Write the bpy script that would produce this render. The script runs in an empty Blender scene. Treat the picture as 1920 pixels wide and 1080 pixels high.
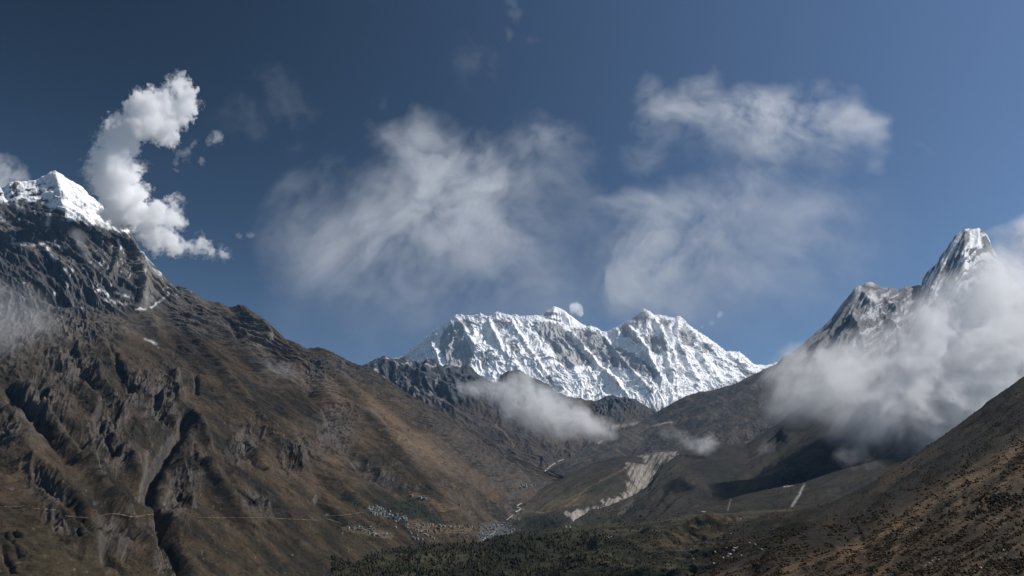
import bpy, math, random
import numpy as np
from mathutils import Vector

# ------------------------------------------------------------------ camera, world, sun, exposure
SC = bpy.context.scene
COL = SC.collection
R = math.radians
FPX = 1700.0                       # focal length in photo pixels (1920 wide)
PITCH = R(16.07)
cam_data = bpy.data.cameras.new("camera")
cam = bpy.data.objects.new("camera", cam_data)
COL.objects.link(cam)
cam_data.sensor_width = 36.0
cam_data.lens = FPX / 1920.0 * 36.0
cam_data.clip_start = 1.0
cam_data.clip_end = 200000.0
cam.location = (0, 0, 0)
cam.rotation_euler = (R(90) + PITCH, 0, 0)
SC.camera = cam

HAZE_D = 0.8e-5
SUN_AZ, SUN_EL = R(87), R(44)     # azimuth clockwise from the view direction
world = bpy.data.worlds.new("World")
SC.world = world
world.use_nodes = True
wn = world.node_tree.nodes
bg = wn["Background"]
sky = wn.new("ShaderNodeTexSky")
sky.sky_type = 'NISHITA'
sky.sun_disc = False
sky.sun_elevation = SUN_EL
sky.sun_rotation = SUN_AZ
sky.altitude = 3000
sky.air_density = 1.0
sky.dust_density = 1.4
sky.ozone_density = 2.3
wl = world.node_tree.links
# the clear sky is seen through a polarising filter: darkest at right angles to the sun
tcs = wn.new("ShaderNodeTexCoord")
vd = wn.new("ShaderNodeVectorMath"); vd.operation = 'DOT_PRODUCT'
vd.inputs[1].default_value = (math.sin(SUN_AZ) * math.cos(SUN_EL), math.cos(SUN_AZ) * math.cos(SUN_EL), math.sin(SUN_EL))
wl.new(tcs.outputs["Generated"], vd.inputs[0])
def wmath(op, a, b):
    n = wn.new("ShaderNodeMath"); n.operation = op
    for i, v in enumerate((a, b)):
        if isinstance(v, (int, float)): n.inputs[i].default_value = v
        else: wl.new(v, n.inputs[i])
    return n.outputs[0]
c2 = wmath('MULTIPLY', vd.outputs["Value"], vd.outputs["Value"])
pol = wmath('DIVIDE', wmath('SUBTRACT', 1.0, c2), wmath('ADD', 1.0, c2))
sep = wn.new("ShaderNodeSeparateXYZ"); wl.new(tcs.outputs["Generated"], sep.inputs[0])
low = wmath('POWER', wmath('MAXIMUM', wmath('SUBTRACT', 1.0, sep.outputs["Z"]), 0.0), 3.5)      # the low air scatters many times and loses its polarisation
pol = wmath('MULTIPLY', pol, wmath('SUBTRACT', 1.0, wmath('MULTIPLY', low, 0.85)))
fac = wmath('SUBTRACT', 1.0, wmath('MULTIPLY', pol, 0.97))
sm = wn.new("ShaderNodeVectorMath"); sm.operation = 'SCALE'
wl.new(sky.outputs[0], sm.inputs[0]); wl.new(fac, sm.inputs["Scale"])
wl.new(sm.outputs[0], bg.inputs[0])
bg.inputs[1].default_value = 0.134

sun_data = bpy.data.lights.new("sun", 'SUN')
sun_data.energy = 5.0
sun_data.angle = R(0.53)
sun_data.color = (1.0, 0.955, 0.9)
sun = bpy.data.objects.new("sun", sun_data)
COL.objects.link(sun)
sdir = Vector((math.sin(SUN_AZ) * math.cos(SUN_EL), math.cos(SUN_AZ) * math.cos(SUN_EL), math.sin(SUN_EL)))
sun.rotation_euler = sdir.to_track_quat('Z', 'Y').to_euler()

SC.view_settings.view_transform = 'Standard'
SC.view_settings.look = 'None'
SC.view_settings.exposure = 0
SC.view_settings.gamma = 1
SC.render.engine = 'CYCLES'
cy = SC.cycles
cy.use_denoising = True
cy.max_bounces = 16
cy.diffuse_bounces = 2
cy.glossy_bounces = 1
cy.transmission_bounces = 0
cy.volume_bounces = 14
cy.transparent_max_bounces = 32
cy.caustics_reflective = False
cy.caustics_refractive = False

# ------------------------------------------------------------------ maths helpers
F32 = np.float32
CP, SP = math.cos(PITCH), math.sin(PITCH)
rng = np.random.default_rng(7)
random.seed(7)

def unproj(px, py, Y):
    """photo pixel + forward distance (m) -> world point"""
    px = np.asarray(px, float); py = np.asarray(py, float); Y = np.asarray(Y, float)
    a = (px - 960.0) / FPX
    b = (540.0 - py) / FPX
    dy = CP - SP * b
    dz = SP + CP * b
    s = Y / dy
    return np.stack([a * s, Y, dz * s], -1)

def proj(P):
    x, y, z = P[..., 0], P[..., 1], P[..., 2]
    d = y * CP + z * SP
    h = -y * SP + z * CP
    return 960 + FPX * x / d, 540 - FPX * h / d

def _hash(ix, iy, s):
    n = (ix.astype(np.int64) * 374761393 + iy.astype(np.int64) * 668265263 + s * 1442695041) & 0xFFFFFFFF
    n = ((n ^ (n >> 13)) * 1274126177) & 0xFFFFFFFF
    n = n ^ (n >> 16)
    return n

def perlin(x, y, seed=0):
    ix = np.floor(x); iy = np.floor(y)
    fx = (x - ix).astype(F32); fy = (y - iy).astype(F32)
    u = fx * fx * fx * (fx * (fx * 6 - 15) + 10)
    v = fy * fy * fy * (fy * (fy * 6 - 15) + 10)
    def g(ox, oy):
        a = (_hash(ix + ox, iy + oy, seed) & 1023).astype(F32) * F32(2 * math.pi / 1024)
        return np.cos(a) * (fx - ox) + np.sin(a) * (fy - oy)
    a = g(0, 0); b = g(1, 0); c = g(0, 1); d = g(1, 1)
    a = a + u * (b - a); c = c + u * (d - c)
    return (a + v * (c - a)) * F32(1.5)

def fbm(x, y, octs=5, seed=0, gain=0.5, lac=2.03):
    t = 0; a = 1.0; n = 0
    for k in range(octs):
        t = t + a * perlin(x, y, seed + k * 17)
        n += a; a *= gain; x = x * lac + 3.7; y = y * lac - 1.3
    return t / n

def ridged(x, y, octs=5, seed=0, gain=0.55):
    t = 0; a = 1.0; n = 0; w = 1.0
    for k in range(octs):
        r = 1 - np.abs(perlin(x, y, seed + k * 31)) * 1.6
        r = np.clip(r, 0, 1) ** 2
        t = t + a * r * w; n += a
        w = np.clip(r * 1.6, 0, 1); a *= gain
        x = x * 2.07 + 5.1; y = y * 2.07 - 2.3
    return t / n

def sstep(a, b, x):
    t = np.clip((x - a) / (b - a), 0, 1)
    return t * t * (3 - 2 * t)

def mix(a, b, t):
    return a + (b - a) * t

def erosion(A, B, gx, gy, L, H, octs=5, branch=0.7, sharp=0.6, seed=0, gain=0.5):
    """slope-aligned branching ribs and gullies; returns height in m (amplitude about H)"""
    A = A.astype(F32); B = B.astype(F32)
    hx = np.zeros_like(A); hy = np.zeros_like(A); h = np.zeros_like(A)
    f = 1.0 / L; a = H
    for k in range(octs):
        X = A * F32(f) + F32(k * 7.3); Z = B * F32(f) + F32(k * 3.1)
        Gx = gx + hx * branch; Gy = gy + hy * branch
        n = np.sqrt(Gx * Gx + Gy * Gy) + 1e-6
        dx = (Gy / n).astype(F32); dy = (-Gx / n).astype(F32)
        ix = np.floor(X); iy = np.floor(Z)
        fx = X - ix; fy = Z - iy
        c = np.zeros_like(A); s = np.zeros_like(A); W = np.zeros_like(A)
        for i in (-1, 0, 1):
            for j in (-1, 0, 1):
                hh = _hash(ix + i, iy + j, seed + k * 13)
                ox = ((hh & 1023).astype(F32) / 1023 - F32(.5)) * F32(.8) + F32(i + .5)
                oy = (((hh >> 10) & 1023).astype(F32) / 1023 - F32(.5)) * F32(.8) + F32(j + .5)
                qx = fx - ox; qy = fy - oy
                w = np.exp(-2.2 * (qx * qx + qy * qy))
                ph = (qx * dx + qy * dy) * F32(2 * math.pi)
                c += np.cos(ph) * w; s += np.sin(ph) * w; W += w
        c /= W; s /= W
        m = np.sqrt(c * c + s * s) + 1e-6
        sh = m * (1 - 2 * np.sqrt(np.clip((1 - c / m) * .5, 0, 1))) + .25 * m
        val = mix(c, sh, sharp)
        h += F32(a) * val
        hx += -F32(a * 2 * math.pi * f) * s * dx
        hy += -F32(a * 2 * math.pi * f) * s * dy
        f *= 2.0; a *= gain
    return h

def seg_dist(px, py, pts, taper=True):
    """distance in px to a polyline, and the parameter 0..1 along it"""
    pts = np.asarray(pts, float)
    L = np.concatenate([[0], np.cumsum(np.hypot(*(pts[1:] - pts[:-1]).T))])
    best = np.full(px.shape, 1e9); par = np.zeros(px.shape)
    for k in range(len(pts) - 1):
        a = pts[k]; d = pts[k + 1] - a
        t = np.clip(((px - a[0]) * d[0] + (py - a[1]) * d[1]) / (d @ d), 0, 1)
        r = np.hypot(px - a[0] - t * d[0], py - a[1] - t * d[1])
        m = r < best
        best = np.where(m, r, best)
        par = np.where(m, (L[k] + t * (L[k + 1] - L[k])) / L[-1], par)
    return best, par

def line_mask(px, py, pts, w, taper=0.15):
    pts = np.asarray(pts, float)
    out = np.zeros(px.shape)
    m = (px > pts[:, 0].min() - 3 * w) & (px < pts[:, 0].max() + 3 * w) & (py > pts[:, 1].min() - 3 * w) & (py < pts[:, 1].max() + 3 * w)
    if not m.any():
        return out
    d, t = seg_dist(px[m], py[m], pts)
    e = np.exp(-(d / w) ** 2)
    if taper:
        e = e * sstep(0, taper, t + .02) * sstep(0, taper, 1.02 - t)
    out[m] = e
    return out

def poly_mask(px, py, pts, soft):
    """signed soft mask of a polygon (1 inside)"""
    pts = np.asarray(pts, float)
    out = np.zeros(px.shape)
    m = (px > pts[:, 0].min() - 3 * soft) & (px < pts[:, 0].max() + 3 * soft) & (py > pts[:, 1].min() - 3 * soft) & (py < pts[:, 1].max() + 3 * soft)
    if not m.any():
        return out
    x = px[m]; y = py[m]
    ins = np.zeros(x.shape, bool)
    n = len(pts)
    for i in range(n):
        x0, y0 = pts[i]; x1, y1 = pts[(i + 1) % n]
        if y0 == y1: continue
        c = ((y0 > y) != (y1 > y)) & (x < (x1 - x0) * (y - y0) / (y1 - y0) + x0)
        ins ^= c
    d, _ = seg_dist(x, y, np.vstack([pts, pts[:1]]))
    sd = np.where(ins, d, -d)
    out[m] = sstep(-soft, soft, sd)
    return out

def blob(px, py, cx, cy, rx, ry=None, rot=0):
    ry = ry or rx
    c, s = math.cos(R(rot)), math.sin(R(rot))
    dx = px - cx; dy = py - cy
    u = (dx * c + dy * s) / rx; v = (-dx * s + dy * c) / ry
    return np.exp(-(u * u + v * v))

def interp_rows(tab, u):
    """monotone smooth interpolation of table rows (n,k) at u in 0..n-1"""
    tab = np.asarray(tab, float); n = len(tab)
    i = np.clip(np.floor(u).astype(int), 0, n - 2); t = (u - i)[:, None]
    p1 = tab[i]; p2 = tab[i + 1]; p0 = tab[np.maximum(i - 1, 0)]; p3 = tab[np.minimum(i + 2, n - 1)]
    m1 = (p2 - p0) * .5; m2 = (p3 - p1) * .5
    return (2 * t**3 - 3 * t**2 + 1) * p1 + (t**3 - 2 * t**2 + t) * m1 + (-2 * t**3 + 3 * t**2) * p2 + (t**3 - t**2) * m2

# ------------------------------------------------------------------ mesh + object helpers
def tag(o, label=None, cat=None, group=None, kind=None):
    if label: o["label"] = label
    if cat: o["category"] = cat
    if group: o["group"] = group
    if kind: o["kind"] = kind
    return o

def mesh_obj(name, V, Q, mat, col=None, smooth=True, parent=None, tri=False):
    V = np.asarray(V, F32).reshape(-1, 3)
    Q = np.asarray(Q, np.int32)
    k = Q.shape[1]
    me = bpy.data.meshes.new(name)
    me.vertices.add(len(V)); me.vertices.foreach_set("co", V.ravel())
    me.loops.add(Q.size); me.loops.foreach_set("vertex_index", Q.ravel())
    me.polygons.add(len(Q)); me.polygons.foreach_set("loop_start", np.arange(0, Q.size, k, dtype=np.int32))
    me.polygons.foreach_set("use_smooth", np.full(len(Q), smooth))
    me.update(calc_edges=True)
    if col is not None:
        at = me.color_attributes.new("albedo", 'FLOAT_COLOR', 'POINT')
        c = np.ones((len(V), 4), F32); c[:, :3] = col.reshape(-1, 3)
        at.data.foreach_set("color", c.ravel())
    me.materials.append(mat)
    o = bpy.data.objects.new(name, me)
    COL.objects.link(o)
    if parent: o.parent = parent
    return o

def grid_quads(nv, nu, off=0):
    i = np.arange(nv * nu).reshape(nv, nu) + off
    return np.stack([i[:-1, :-1], i[1:, :-1], i[1:, 1:], i[:-1, 1:]], -1).reshape(-1, 4)

def normals(P):
    du = np.gradient(P, axis=1); dv = np.gradient(P, axis=0)
    n = np.cross(du, dv)
    n /= np.linalg.norm(n, axis=-1, keepdims=True) + 1e-9
    s = np.sign(n[..., 2:3] + 1e-9)
    return n * s

def terrain_material(name, noise_m, amt=0.35, bump=0.6, bump_m=None, rough=0.95):
    """albedo from the mesh, broken up by two scales of procedural noise, with a noise bump"""
    m = bpy.data.materials.new(name); m.use_nodes = True
    nt = m.node_tree; N = nt.nodes; L = nt.links
    b = N["Principled BSDF"]
    b.inputs["Roughness"].default_value = rough
    b.inputs["Specular IOR Level"].default_value = 0.15
    at = N.new("ShaderNodeAttribute"); at.attribute_name = "albedo"
    geo = N.new("ShaderNodeNewGeometry")
    n1 = N.new("ShaderNodeTexNoise"); n1.inputs["Scale"].default_value = 1.0 / noise_m; n1.inputs["Detail"].default_value = 6; n1.inputs["Roughness"].default_value = .65
    L.new(geo.outputs["Position"], n1.inputs["Vector"])
    mr = N.new("ShaderNodeMapRange")
    mr.inputs["From Min"].default_value = .3; mr.inputs["From Max"].default_value = .7
    mr.inputs["To Min"].default_value = 1 - amt; mr.inputs["To Max"].default_value = 1 + amt
    L.new(n1.outputs["Fac"], mr.inputs["Value"])
    mul = N.new("ShaderNodeVectorMath"); mul.operation = 'SCALE'
    L.new(at.outputs["Color"], mul.inputs[0]); L.new(mr.outputs[0], mul.inputs["Scale"])
    L.new(mul.outputs[0], b.inputs["Base Color"])
    bm = bump_m or noise_m
    n2 = N.new("ShaderNodeTexNoise"); n2.inputs["Scale"].default_value = 1.0 / bm; n2.inputs["Detail"].default_value = 8; n2.inputs["Roughness"].default_value = .7
    L.new(geo.outputs["Position"], n2.inputs["Vector"])
    bp = N.new("ShaderNodeBump"); bp.inputs["Strength"].default_value = bump; bp.inputs["Distance"].default_value = bm * .5
    L.new(n2.outputs["Fac"], bp.inputs["Height"]); L.new(bp.outputs[0], b.inputs["Normal"])
    return m

def plain(name, col, rough=.8, noise_m=None, amt=.2):
    m = bpy.data.materials.new(name); m.use_nodes = True
    N = m.node_tree.nodes; L = m.node_tree.links; b = N["Principled BSDF"]
    b.inputs["Roughness"].default_value = rough
    b.inputs["Specular IOR Level"].default_value = 0.2
    if noise_m:
        geo = N.new("ShaderNodeNewGeometry"); n1 = N.new("ShaderNodeTexNoise")
        n1.inputs["Scale"].default_value = 1 / noise_m; n1.inputs["Detail"].default_value = 5
        L.new(geo.outputs["Position"], n1.inputs["Vector"])
        cr = N.new("ShaderNodeValToRGB")
        cr.color_ramp.elements[0].position = .3; cr.color_ramp.elements[1].position = .7
        cr.color_ramp.elements[0].color = [c * (1 - amt) for c in col] + [1]
        cr.color_ramp.elements[1].color = [min(c * (1 + amt), 1) for c in col] + [1]
        L.new(n1.outputs["Fac"], cr.inputs[0]); L.new(cr.outputs[0], b.inputs["Base Color"])
    else:
        b.inputs["Base Color"].default_value = (*col, 1)
    return m

# depth map of the terrain, used only to find points on the ground for houses, paths and plants
ZW, ZH = 2300, 1500
ZOX, ZOY = 150, 0
ZBUF = np.full((ZH, ZW), 1e9)

def zbuf_add(P):
    px, py = proj(P)
    ix = np.round(px + ZOX).astype(int).ravel(); iy = np.round(py + ZOY).astype(int).ravel()
    d = P[..., 1].ravel()
    for ox in (0, 1):
        for oy in (0, 1):
            jx = ix + ox; jy = iy + oy
            m = (jx >= 0) & (jx < ZW) & (jy >= 0) & (jy < ZH) & (d > 10)
            np.minimum.at(ZBUF, (jy[m], jx[m]), d[m])

def ground_at(px, py):
    ix = int(round(px + ZOX)); iy = int(round(py + ZOY))
    w = ZBUF[max(iy - 1, 0):iy + 2, max(ix - 1, 0):ix + 2]
    w = w[w < 1e8]
    if not len(w): return None
    return Vector(unproj(px, py, float(np.median(w))))

# ------------------------------------------------------------------ landforms
def landform(name, crest, foot, nu, nv, skyline=None, mid=None, prof=1.0, mat=None, color=None,
             L=300, H=40, octs=5, branch=.7, sharp=.6, gain=.5, shear=(0, 0), noise=(0, 0), ampfn=None,
             ribs=(), craggy=None, crest_keep=.12, crest_min=.12, back=1500, back_drop=.75, seed=0, label=None,
             jag=0, sky_decay=.12, kind="structure", umap=None, extra=None, hcut=None, warpk=.3):
    n = len(crest)
    u = np.linspace(0, n - 1, nu)
    C = interp_rows(crest, u); Fo = interp_rows(foot, u)
    cp = C[:, 0].copy(); cyy = C[:, 1].copy()
    if skyline is not None:
        sk = np.asarray(skyline, float)
        target = np.interp(cp, sk[:, 0], sk[:, 1])
        inside = (cp > sk[0, 0]) & (cp < sk[-1, 0])
        dpy = np.where(inside, target - cyy, 0)
    else:
        dpy = np.zeros(nu)
    Pc = unproj(cp, cyy, C[:, 2] * 1000); Pf = unproj(Fo[:, 0], Fo[:, 1], Fo[:, 2] * 1000)
    s = np.linspace(0, 1, nv)[:, None]
    Yc = Pc[:, 1][None]; Yf = Pf[:, 1][None]
    Yw = 1 / ((1 - s) / Yc + s / Yf)
    t = (Yc - Yw) / (Yc - Yf + 1e-9)
    t = np.where(np.abs(Yc - Yf) < 1, s, t)
    if mid is not None:
        M = interp_rows(mid, u)
        Pm = unproj(M[:, 0], M[:, 1], M[:, 2] * 1000)
        tm = np.clip(((Yc - Pm[:, 1][None]) / (Yc - Yf)), .05, .9)
        k = t / tm; k2 = (t - tm) / (1 - tm)
        lo = Pc[None] + (Pm - Pc)[None] * np.clip(k, 0, 1)[..., None]
        P = lo + (Pf - Pm)[None] * np.clip(k2, 0, 1)[..., None]
        for _ in range(max(3, nv // 60)):
            Z = P[..., 2]; Z[1:-1] = (Z[:-2] + 2 * Z[1:-1] + Z[2:]) / 4
    else:
        P = Pc[None] + (Pf - Pc)[None] * t[..., None]
        zt = 1 - (1 - t) ** prof
        P[..., 2] = Pc[None, :, 2] + (Pf - Pc)[None, :, 2] * zt
    # skyline detail
    px, py = proj(P)
    w = np.exp(-(s / sky_decay) ** 1.3)
    py2 = py + dpy[None] * w
    P = unproj(px, py2, P[..., 1])
    px, py = proj(P)
    # metric surface coordinates
    lu = np.linalg.norm(np.diff(P, axis=1), axis=-1).mean(0)
    lv = np.linalg.norm(np.diff(P, axis=0), axis=-1).mean(1)
    A = np.concatenate([[0], np.cumsum(lu)])[None] + np.zeros((nv, 1))
    B = np.concatenate([[0], np.cumsum(lv)])[:, None] + np.zeros((1, nu))
    zs = P[..., 2].copy()
    for _ in range(12):
        zs[1:-1, 1:-1] = (zs[:-2, 1:-1] + zs[2:, 1:-1] + zs[1:-1, :-2] + zs[1:-1, 2:]) / 4
    gA = np.gradient(zs, axis=1) / np.gradient(A, axis=1)
    gB = np.gradient(zs, axis=0) / np.gradient(B, axis=0)
    gA = gA * .6 + shear[0]; gB = gB + shear[1]
    amp = np.ones_like(A) if ampfn is None else ampfn(px, py)
    wx = fbm(A / (L * 2.5), B / (L * 2.5), 3, seed + 5) * L * warpk
    wy = fbm(A / (L * 2.5) + 9, B / (L * 2.5), 3, seed + 6) * L * warpk
    E = erosion(A + wx, B + wy, gA, gB, L, 1.0, octs, branch * H, sharp, seed, gain) if H else np.zeros_like(A)
    D = E * H * amp
    if noise[0]:
        D = D + fbm(A / noise[1], B / noise[1], 7, seed + 40, .52) * noise[0] * (.4 + .6 * amp)
    keep = crest_min + (1 - crest_min) * sstep(0, crest_keep, s)
    if craggy is not None:
        cm, cs, ch = craggy(px, py)
        D = D + (ridged((A * .8 + B * .35) / cs + wx / cs, (B * .5 - A * .22) / cs + wy / cs, 6, seed + 50, .62) - .45) * ch * cm
    for pts, wd, dep in ribs:
        D = D + line_mask(px + fbm(A / 150, B / 150, 3, 3) * wd * .5, py, pts, wd) * dep
    D = D * keep
    if jag:
        D = D + fbm(A / (L * .12), B / (L * .12), 4, seed + 70) * jag * np.exp(-(s / .06))
    Nn = normals(P)
    P = P + Nn * D[..., None]
    if extra is not None:
        P = extra(P, px, py, A, B)
    N2 = normals(P)
    px, py = proj(P)
    colr = color(dict(P=P, N=N2, E=E, D=D, px=px, py=py, A=A, B=B, s=s + 0 * A, N0=Nn, amp=amp))
    zbuf_add(P)
    # back side, falling away behind the crest
    cr = P[0]
    out = cr[:, :2] / np.linalg.norm(cr[:, :2], axis=1, keepdims=True)
    nb = 24
    rows = []
    cs = cr.copy()
    for j in range(1, nb):
        q = j / (nb - 1)
        cs[:, 2][1:-1] = (cs[:, 2][:-2] + cs[:, 2][2:] + cs[:, 2][1:-1]) / 3
        r = cs.copy()
        r[:, :2] += out * back * q
        r[:, 2] -= back * back_drop * q
        r[:, 2] += fbm(A[0] / (L * .7), np.full(nu, q * back / (L * .7)), 4, seed + 90) * min(back * .12, L * .5) * min(1, q * 4) * .8 - 0.02 * back * q
        rows.append(r)
    Bk = np.stack(rows[::-1], 0)
    allP = np.concatenate([Bk, P], 0)
    cb = np.repeat(colr[2:3], nb - 1, 0)
    allc = np.concatenate([cb, colr], 0)
    o = mesh_obj(name, allP, grid_quads(nb - 1 + nv, nu), mat, allc)
    tag(o, label=label, kind=kind)
    return o

def c3(*v):
    return np.array(v, float)

def lay(base, over, m):
    return base + (over - base) * m[..., None]
# ==== palettes (albedo, linear) ====
SNOW = c3(.90, .905, .91)
ROCKG = c3(.165, .165, .17)
ROCKD = c3(.060, .058, .056)
ROCKW = c3(.115, .095, .078)
BROWN = c3(.058, .040, .025)
TAN = c3(.125, .088, .056)
DARKG = c3(.022, .023, .013)
SCREE = c3(.19, .18, .165)
MAT_SNOWROCK = terrain_material("snow_and_rock", 60, .12, .35, 45, .7)
MAT_ALPINE = terrain_material("alpine_rock", 45, .35, .6, 40)
MAT_SLOPE = terrain_material("scrub_slope", 18, .34, .7, 14)
MAT_NEAR = terrain_material("near_scrub", 2.6, .6, .9, 2.2)

# ---- the great snow wall at the head of the valley
SKY_WALL = [(700,700),(739,672),(753,668),(776,650),(789,639),(807,625),(832,606),(845,596),(853,590),(864,589),(880,592),(891,590),(901,587),(907,590),(914,593),(922,591),(932,583),(939,586),(945,588),(957,591),(966,588),(974,592),(991,592),(1007,590),(1016,595),(1045,602),(1062,609),(1074,612),(1097,614),(1107,610),(1116,613),(1122,615),(1128,621),(1140,621),(1151,615),(1172,605),(1184,597),(1197,588),(1205,580),(1210,578),(1217,583),(1226,590),(1234,589),(1247,592),(1261,596),(1274,592),(1284,600),(1292,609),(1305,619),(1326,631),(1349,649),(1361,658),(1386,660),(1401,671),(1413,683),(1434,685),(1457,680),(1490,690),(1600,720)]
WALL_ROCK_SHADE = [  # grey patches: bare rock, with some shaded faces put into the colour too
 [(828,622),(848,602),(866,608),(872,628),(884,650),(890,668),(876,690),(852,700),(838,682),(822,650)],
 [(1000,598),(1050,606),(1075,640),(1112,682),(1062,690),(1040,668),(1022,640),(1008,625)],
 [(1066,614),(1122,618),(1150,652),(1186,660),(1205,672),(1238,700),(1228,710),(1180,696),(1140,684),(1100,655)],
 [(1158,618),(1172,606),(1186,618),(1203,645),(1190,642),(1172,632)],
 [(1213,628),(1232,632),(1240,650),(1236,664),(1220,658),(1208,642)],
 [(1240,625),(1250,645),(1257,660),(1246,662),(1236,640)],
 [(1284,603),(1296,622),(1306,640),(1304,650),(1280,648),(1272,628)],
 [(1268,646),(1282,652),(1290,666),(1268,660)],
 [(1182,592),(1200,584),(1215,588),(1222,600),(1192,612)],
 [(1310,640),(1340,645),(1338,660),(1318,662)],
 [(1375,672),(1392,684),(1412,700),(1402,706),(1385,695)],
 [(900,660),(916,658),(918,680),(905,690)],
 [(1020,705),(1034,700),(1044,725),(1030,735)],
 [(1214,722),(1228,728),(1226,740),(1212,735)],
 [(1150,712),(1162,716),(1166,728),(1154,726)],
 [(955,640),(975,650),(970,664),(955,655)],
 [(925,600),(945,595),(950,612),(935,622)],
 [(860,598),(885,602),(884,612),(868,614)],
 [(1236,596),(1262,600),(1256,612),(1240,610)],
]
WALL_RIBS = [
 ([(853,592),(868,612),(880,635),(892,652)], 4, 90), ([(845,598),(850,615),(855,628)], 3, 50),
 ([(914,594),(922,615),(936,640),(945,668)], 4, 80), ([(957,592),(968,618),(990,650),(1010,680),(1030,705)], 4, 70),
 ([(1016,596),(1030,625),(1052,655),(1075,690),(1090,720)], 3.5, 50),
 ([(1056,612),(1080,640),(1115,678),(1150,712),(1180,745)], 4.5, 130),
 ([(1122,616),(1140,640),(1165,672),(1195,705),(1225,740)], 3.5, 70),
 ([(1174,606),(1190,626),(1212,656),(1228,690),(1242,722)], 4.5, 130),
 ([(1210,580),(1230,602),(1243,636),(1252,675),(1264,720)], 5, 150),
 ([(1247,594),(1256,620),(1262,650),(1268,690)], 4, 80),
 ([(1274,594),(1268,625),(1275,655),(1290,685),(1310,715)], 4, 120),
 ([(1292,610),(1308,640),(1312,665),(1330,700)], 4, 90), ([(1361,660),(1385,678),(1412,700)], 4, 90),
 ([(875,690),(895,650),(915,640)], 4, 50), ([(780,655),(800,668),(808,690)], 4, 70), ([(805,632),(812,648),(822,668),(826,690)], 3.5, 80),
 ([(1196,660),(1215,682),(1236,706)], 6, -110), ([(1080,650),(1100,672),(1118,690)], 6, -80), ([(860,640),(868,665),(872,690)], 12, -120),
 ([(1222,630),(1226,650),(1230,665)], 6, -90), ([(1292,620),(1296,645)], 6, -90),
]

def col_wall(g):
    px, py, A, B = g['px'], g['py'], g['A'], g['B']
    n1 = fbm(A / 260, B / 500, 5, 11); n2 = fbm(A / 90, B / 160, 4, 12)
    n3 = fbm(px / 11, py / 8, 4, 15)
    rock = np.zeros(px.shape)
    for p in WALL_ROCK_SHADE:
        rock = np.maximum(rock, poly_mask(px + n3 * 7, py + n2 * 6, p, 4))
    streak = fbm(A / 45, B / 420, 4, 14)
    rk = sstep(.42, .68, rock * 1.0 + streak * .6 + n1 * .3 - .06)
    steep = 1 - g['N'][..., 2]
    rk = np.maximum(rk, sstep(.70, .84, steep + .15 * n2 + .12 * n1) * .7)
    upper = sstep(700, 640, py + n1 * 40)
    rk = np.maximum(rk, sstep(.36, .55, n1 * .7 + streak * .6 + .06 * upper) * .8)
    base = c3(.36, .36, .36) * (1 + .3 * n2[..., None] + .3 * streak[..., None])
    c = lay(np.broadcast_to(SNOW, px.shape + (3,)) + 0, base, rk)
    # grey moraine at the foot
    foot = sstep(748, 775, py + n2 * 10 + np.maximum(px - 1250, 0) * .35)
    return lay(c, SCREE * .8 * (1 + .4 * n2[..., None]), foot)

W = [(600,760,16.5,600,840,14.5),(700,705,16.2,690,835,14),(780,650,16,770,830,13.8),(850,592,15.8,850,825,13.6),(950,590,15.6,950,820,13.4),
     (1040,604,15.6,1050,815,13.2),(1120,618,15.6,1140,812,13.1),(1210,582,15.4,1225,812,13),(1290,608,15.4,1300,812,13),(1370,662,15.4,1370,812,13.1),(1450,685,15.6,1440,812,13.3),(1560,700,16,1540,812,13.6)]
landform("mountain", [w[:3] for w in W], [w[3:] for w in W], 1300, 420, SKY_WALL, mat=MAT_SNOWROCK, color=col_wall, prof=1.12,
         L=300, H=17, octs=5, branch=.6, sharp=.7, gain=.6, shear=(-.22, 0), warpk=.8, craggy=lambda px, py: (1 + 0 * px, 240.0, 70.0), noise=(40, 500), ribs=[(p, w, d * .5) for p, w, d in WALL_RIBS], crest_keep=.06, crest_min=.18,
         back=3500, back_drop=.7, seed=21, jag=22, sky_decay=.10, label="long snow wall with fluted rock ribs across the head of the valley")

# ---- the highest summit, standing behind the wall
SKY_SUM = [(990,600),(1007,594),(1016,590),(1026,582),(1037,575),(1045,576),(1055,580),(1064,587),(1074,595),(1084,602),(1093,608),(1104,614),(1130,635)]
def col_summit(g):
    px, py = g['px'], g['py']
    n = fbm(g['A'] / 200, g['B'] / 200, 5, 31); n2 = fbm(g['A'] / 60, g['B'] / 90, 4, 33)
    rk = np.maximum(line_mask(px, py, [(1022,590),(1040,588),(1058,592)], 4, 0), line_mask(px, py, [(1026,598),(1050,602)], 3, 0))
    rk = sstep(.35, .6, rk * .8 + n * .8 + n2 * .5)
    rk *= 1 - line_mask(px, py, [(1055,582),(1072,600),(1090,612)], 6, 0)
    return lay(np.broadcast_to(SNOW, px.shape + (3,)) + 0, ROCKG * (1 + .3 * n2[..., None]), rk)
W = [(970,640,17.6,960,720,16.6),(1005,598,17.6,990,720,16.5),(1037,577,17.6,1035,720,16.4),(1075,597,17.6,1085,720,16.5),(1110,620,17.6,1130,720,16.6),(1160,665,17.6,1180,720,16.8)]
landform("mountain", [w[:3] for w in W], [w[3:] for w in W], 260, 200, SKY_SUM, mat=MAT_SNOWROCK, color=col_summit,
         L=380, H=60, octs=4, shear=(.3, 0), noise=(30, 300), crest_min=.15, back=3500, seed=33, jag=10,
         label="snowy pyramid summit peeping over the long snow wall")

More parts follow.
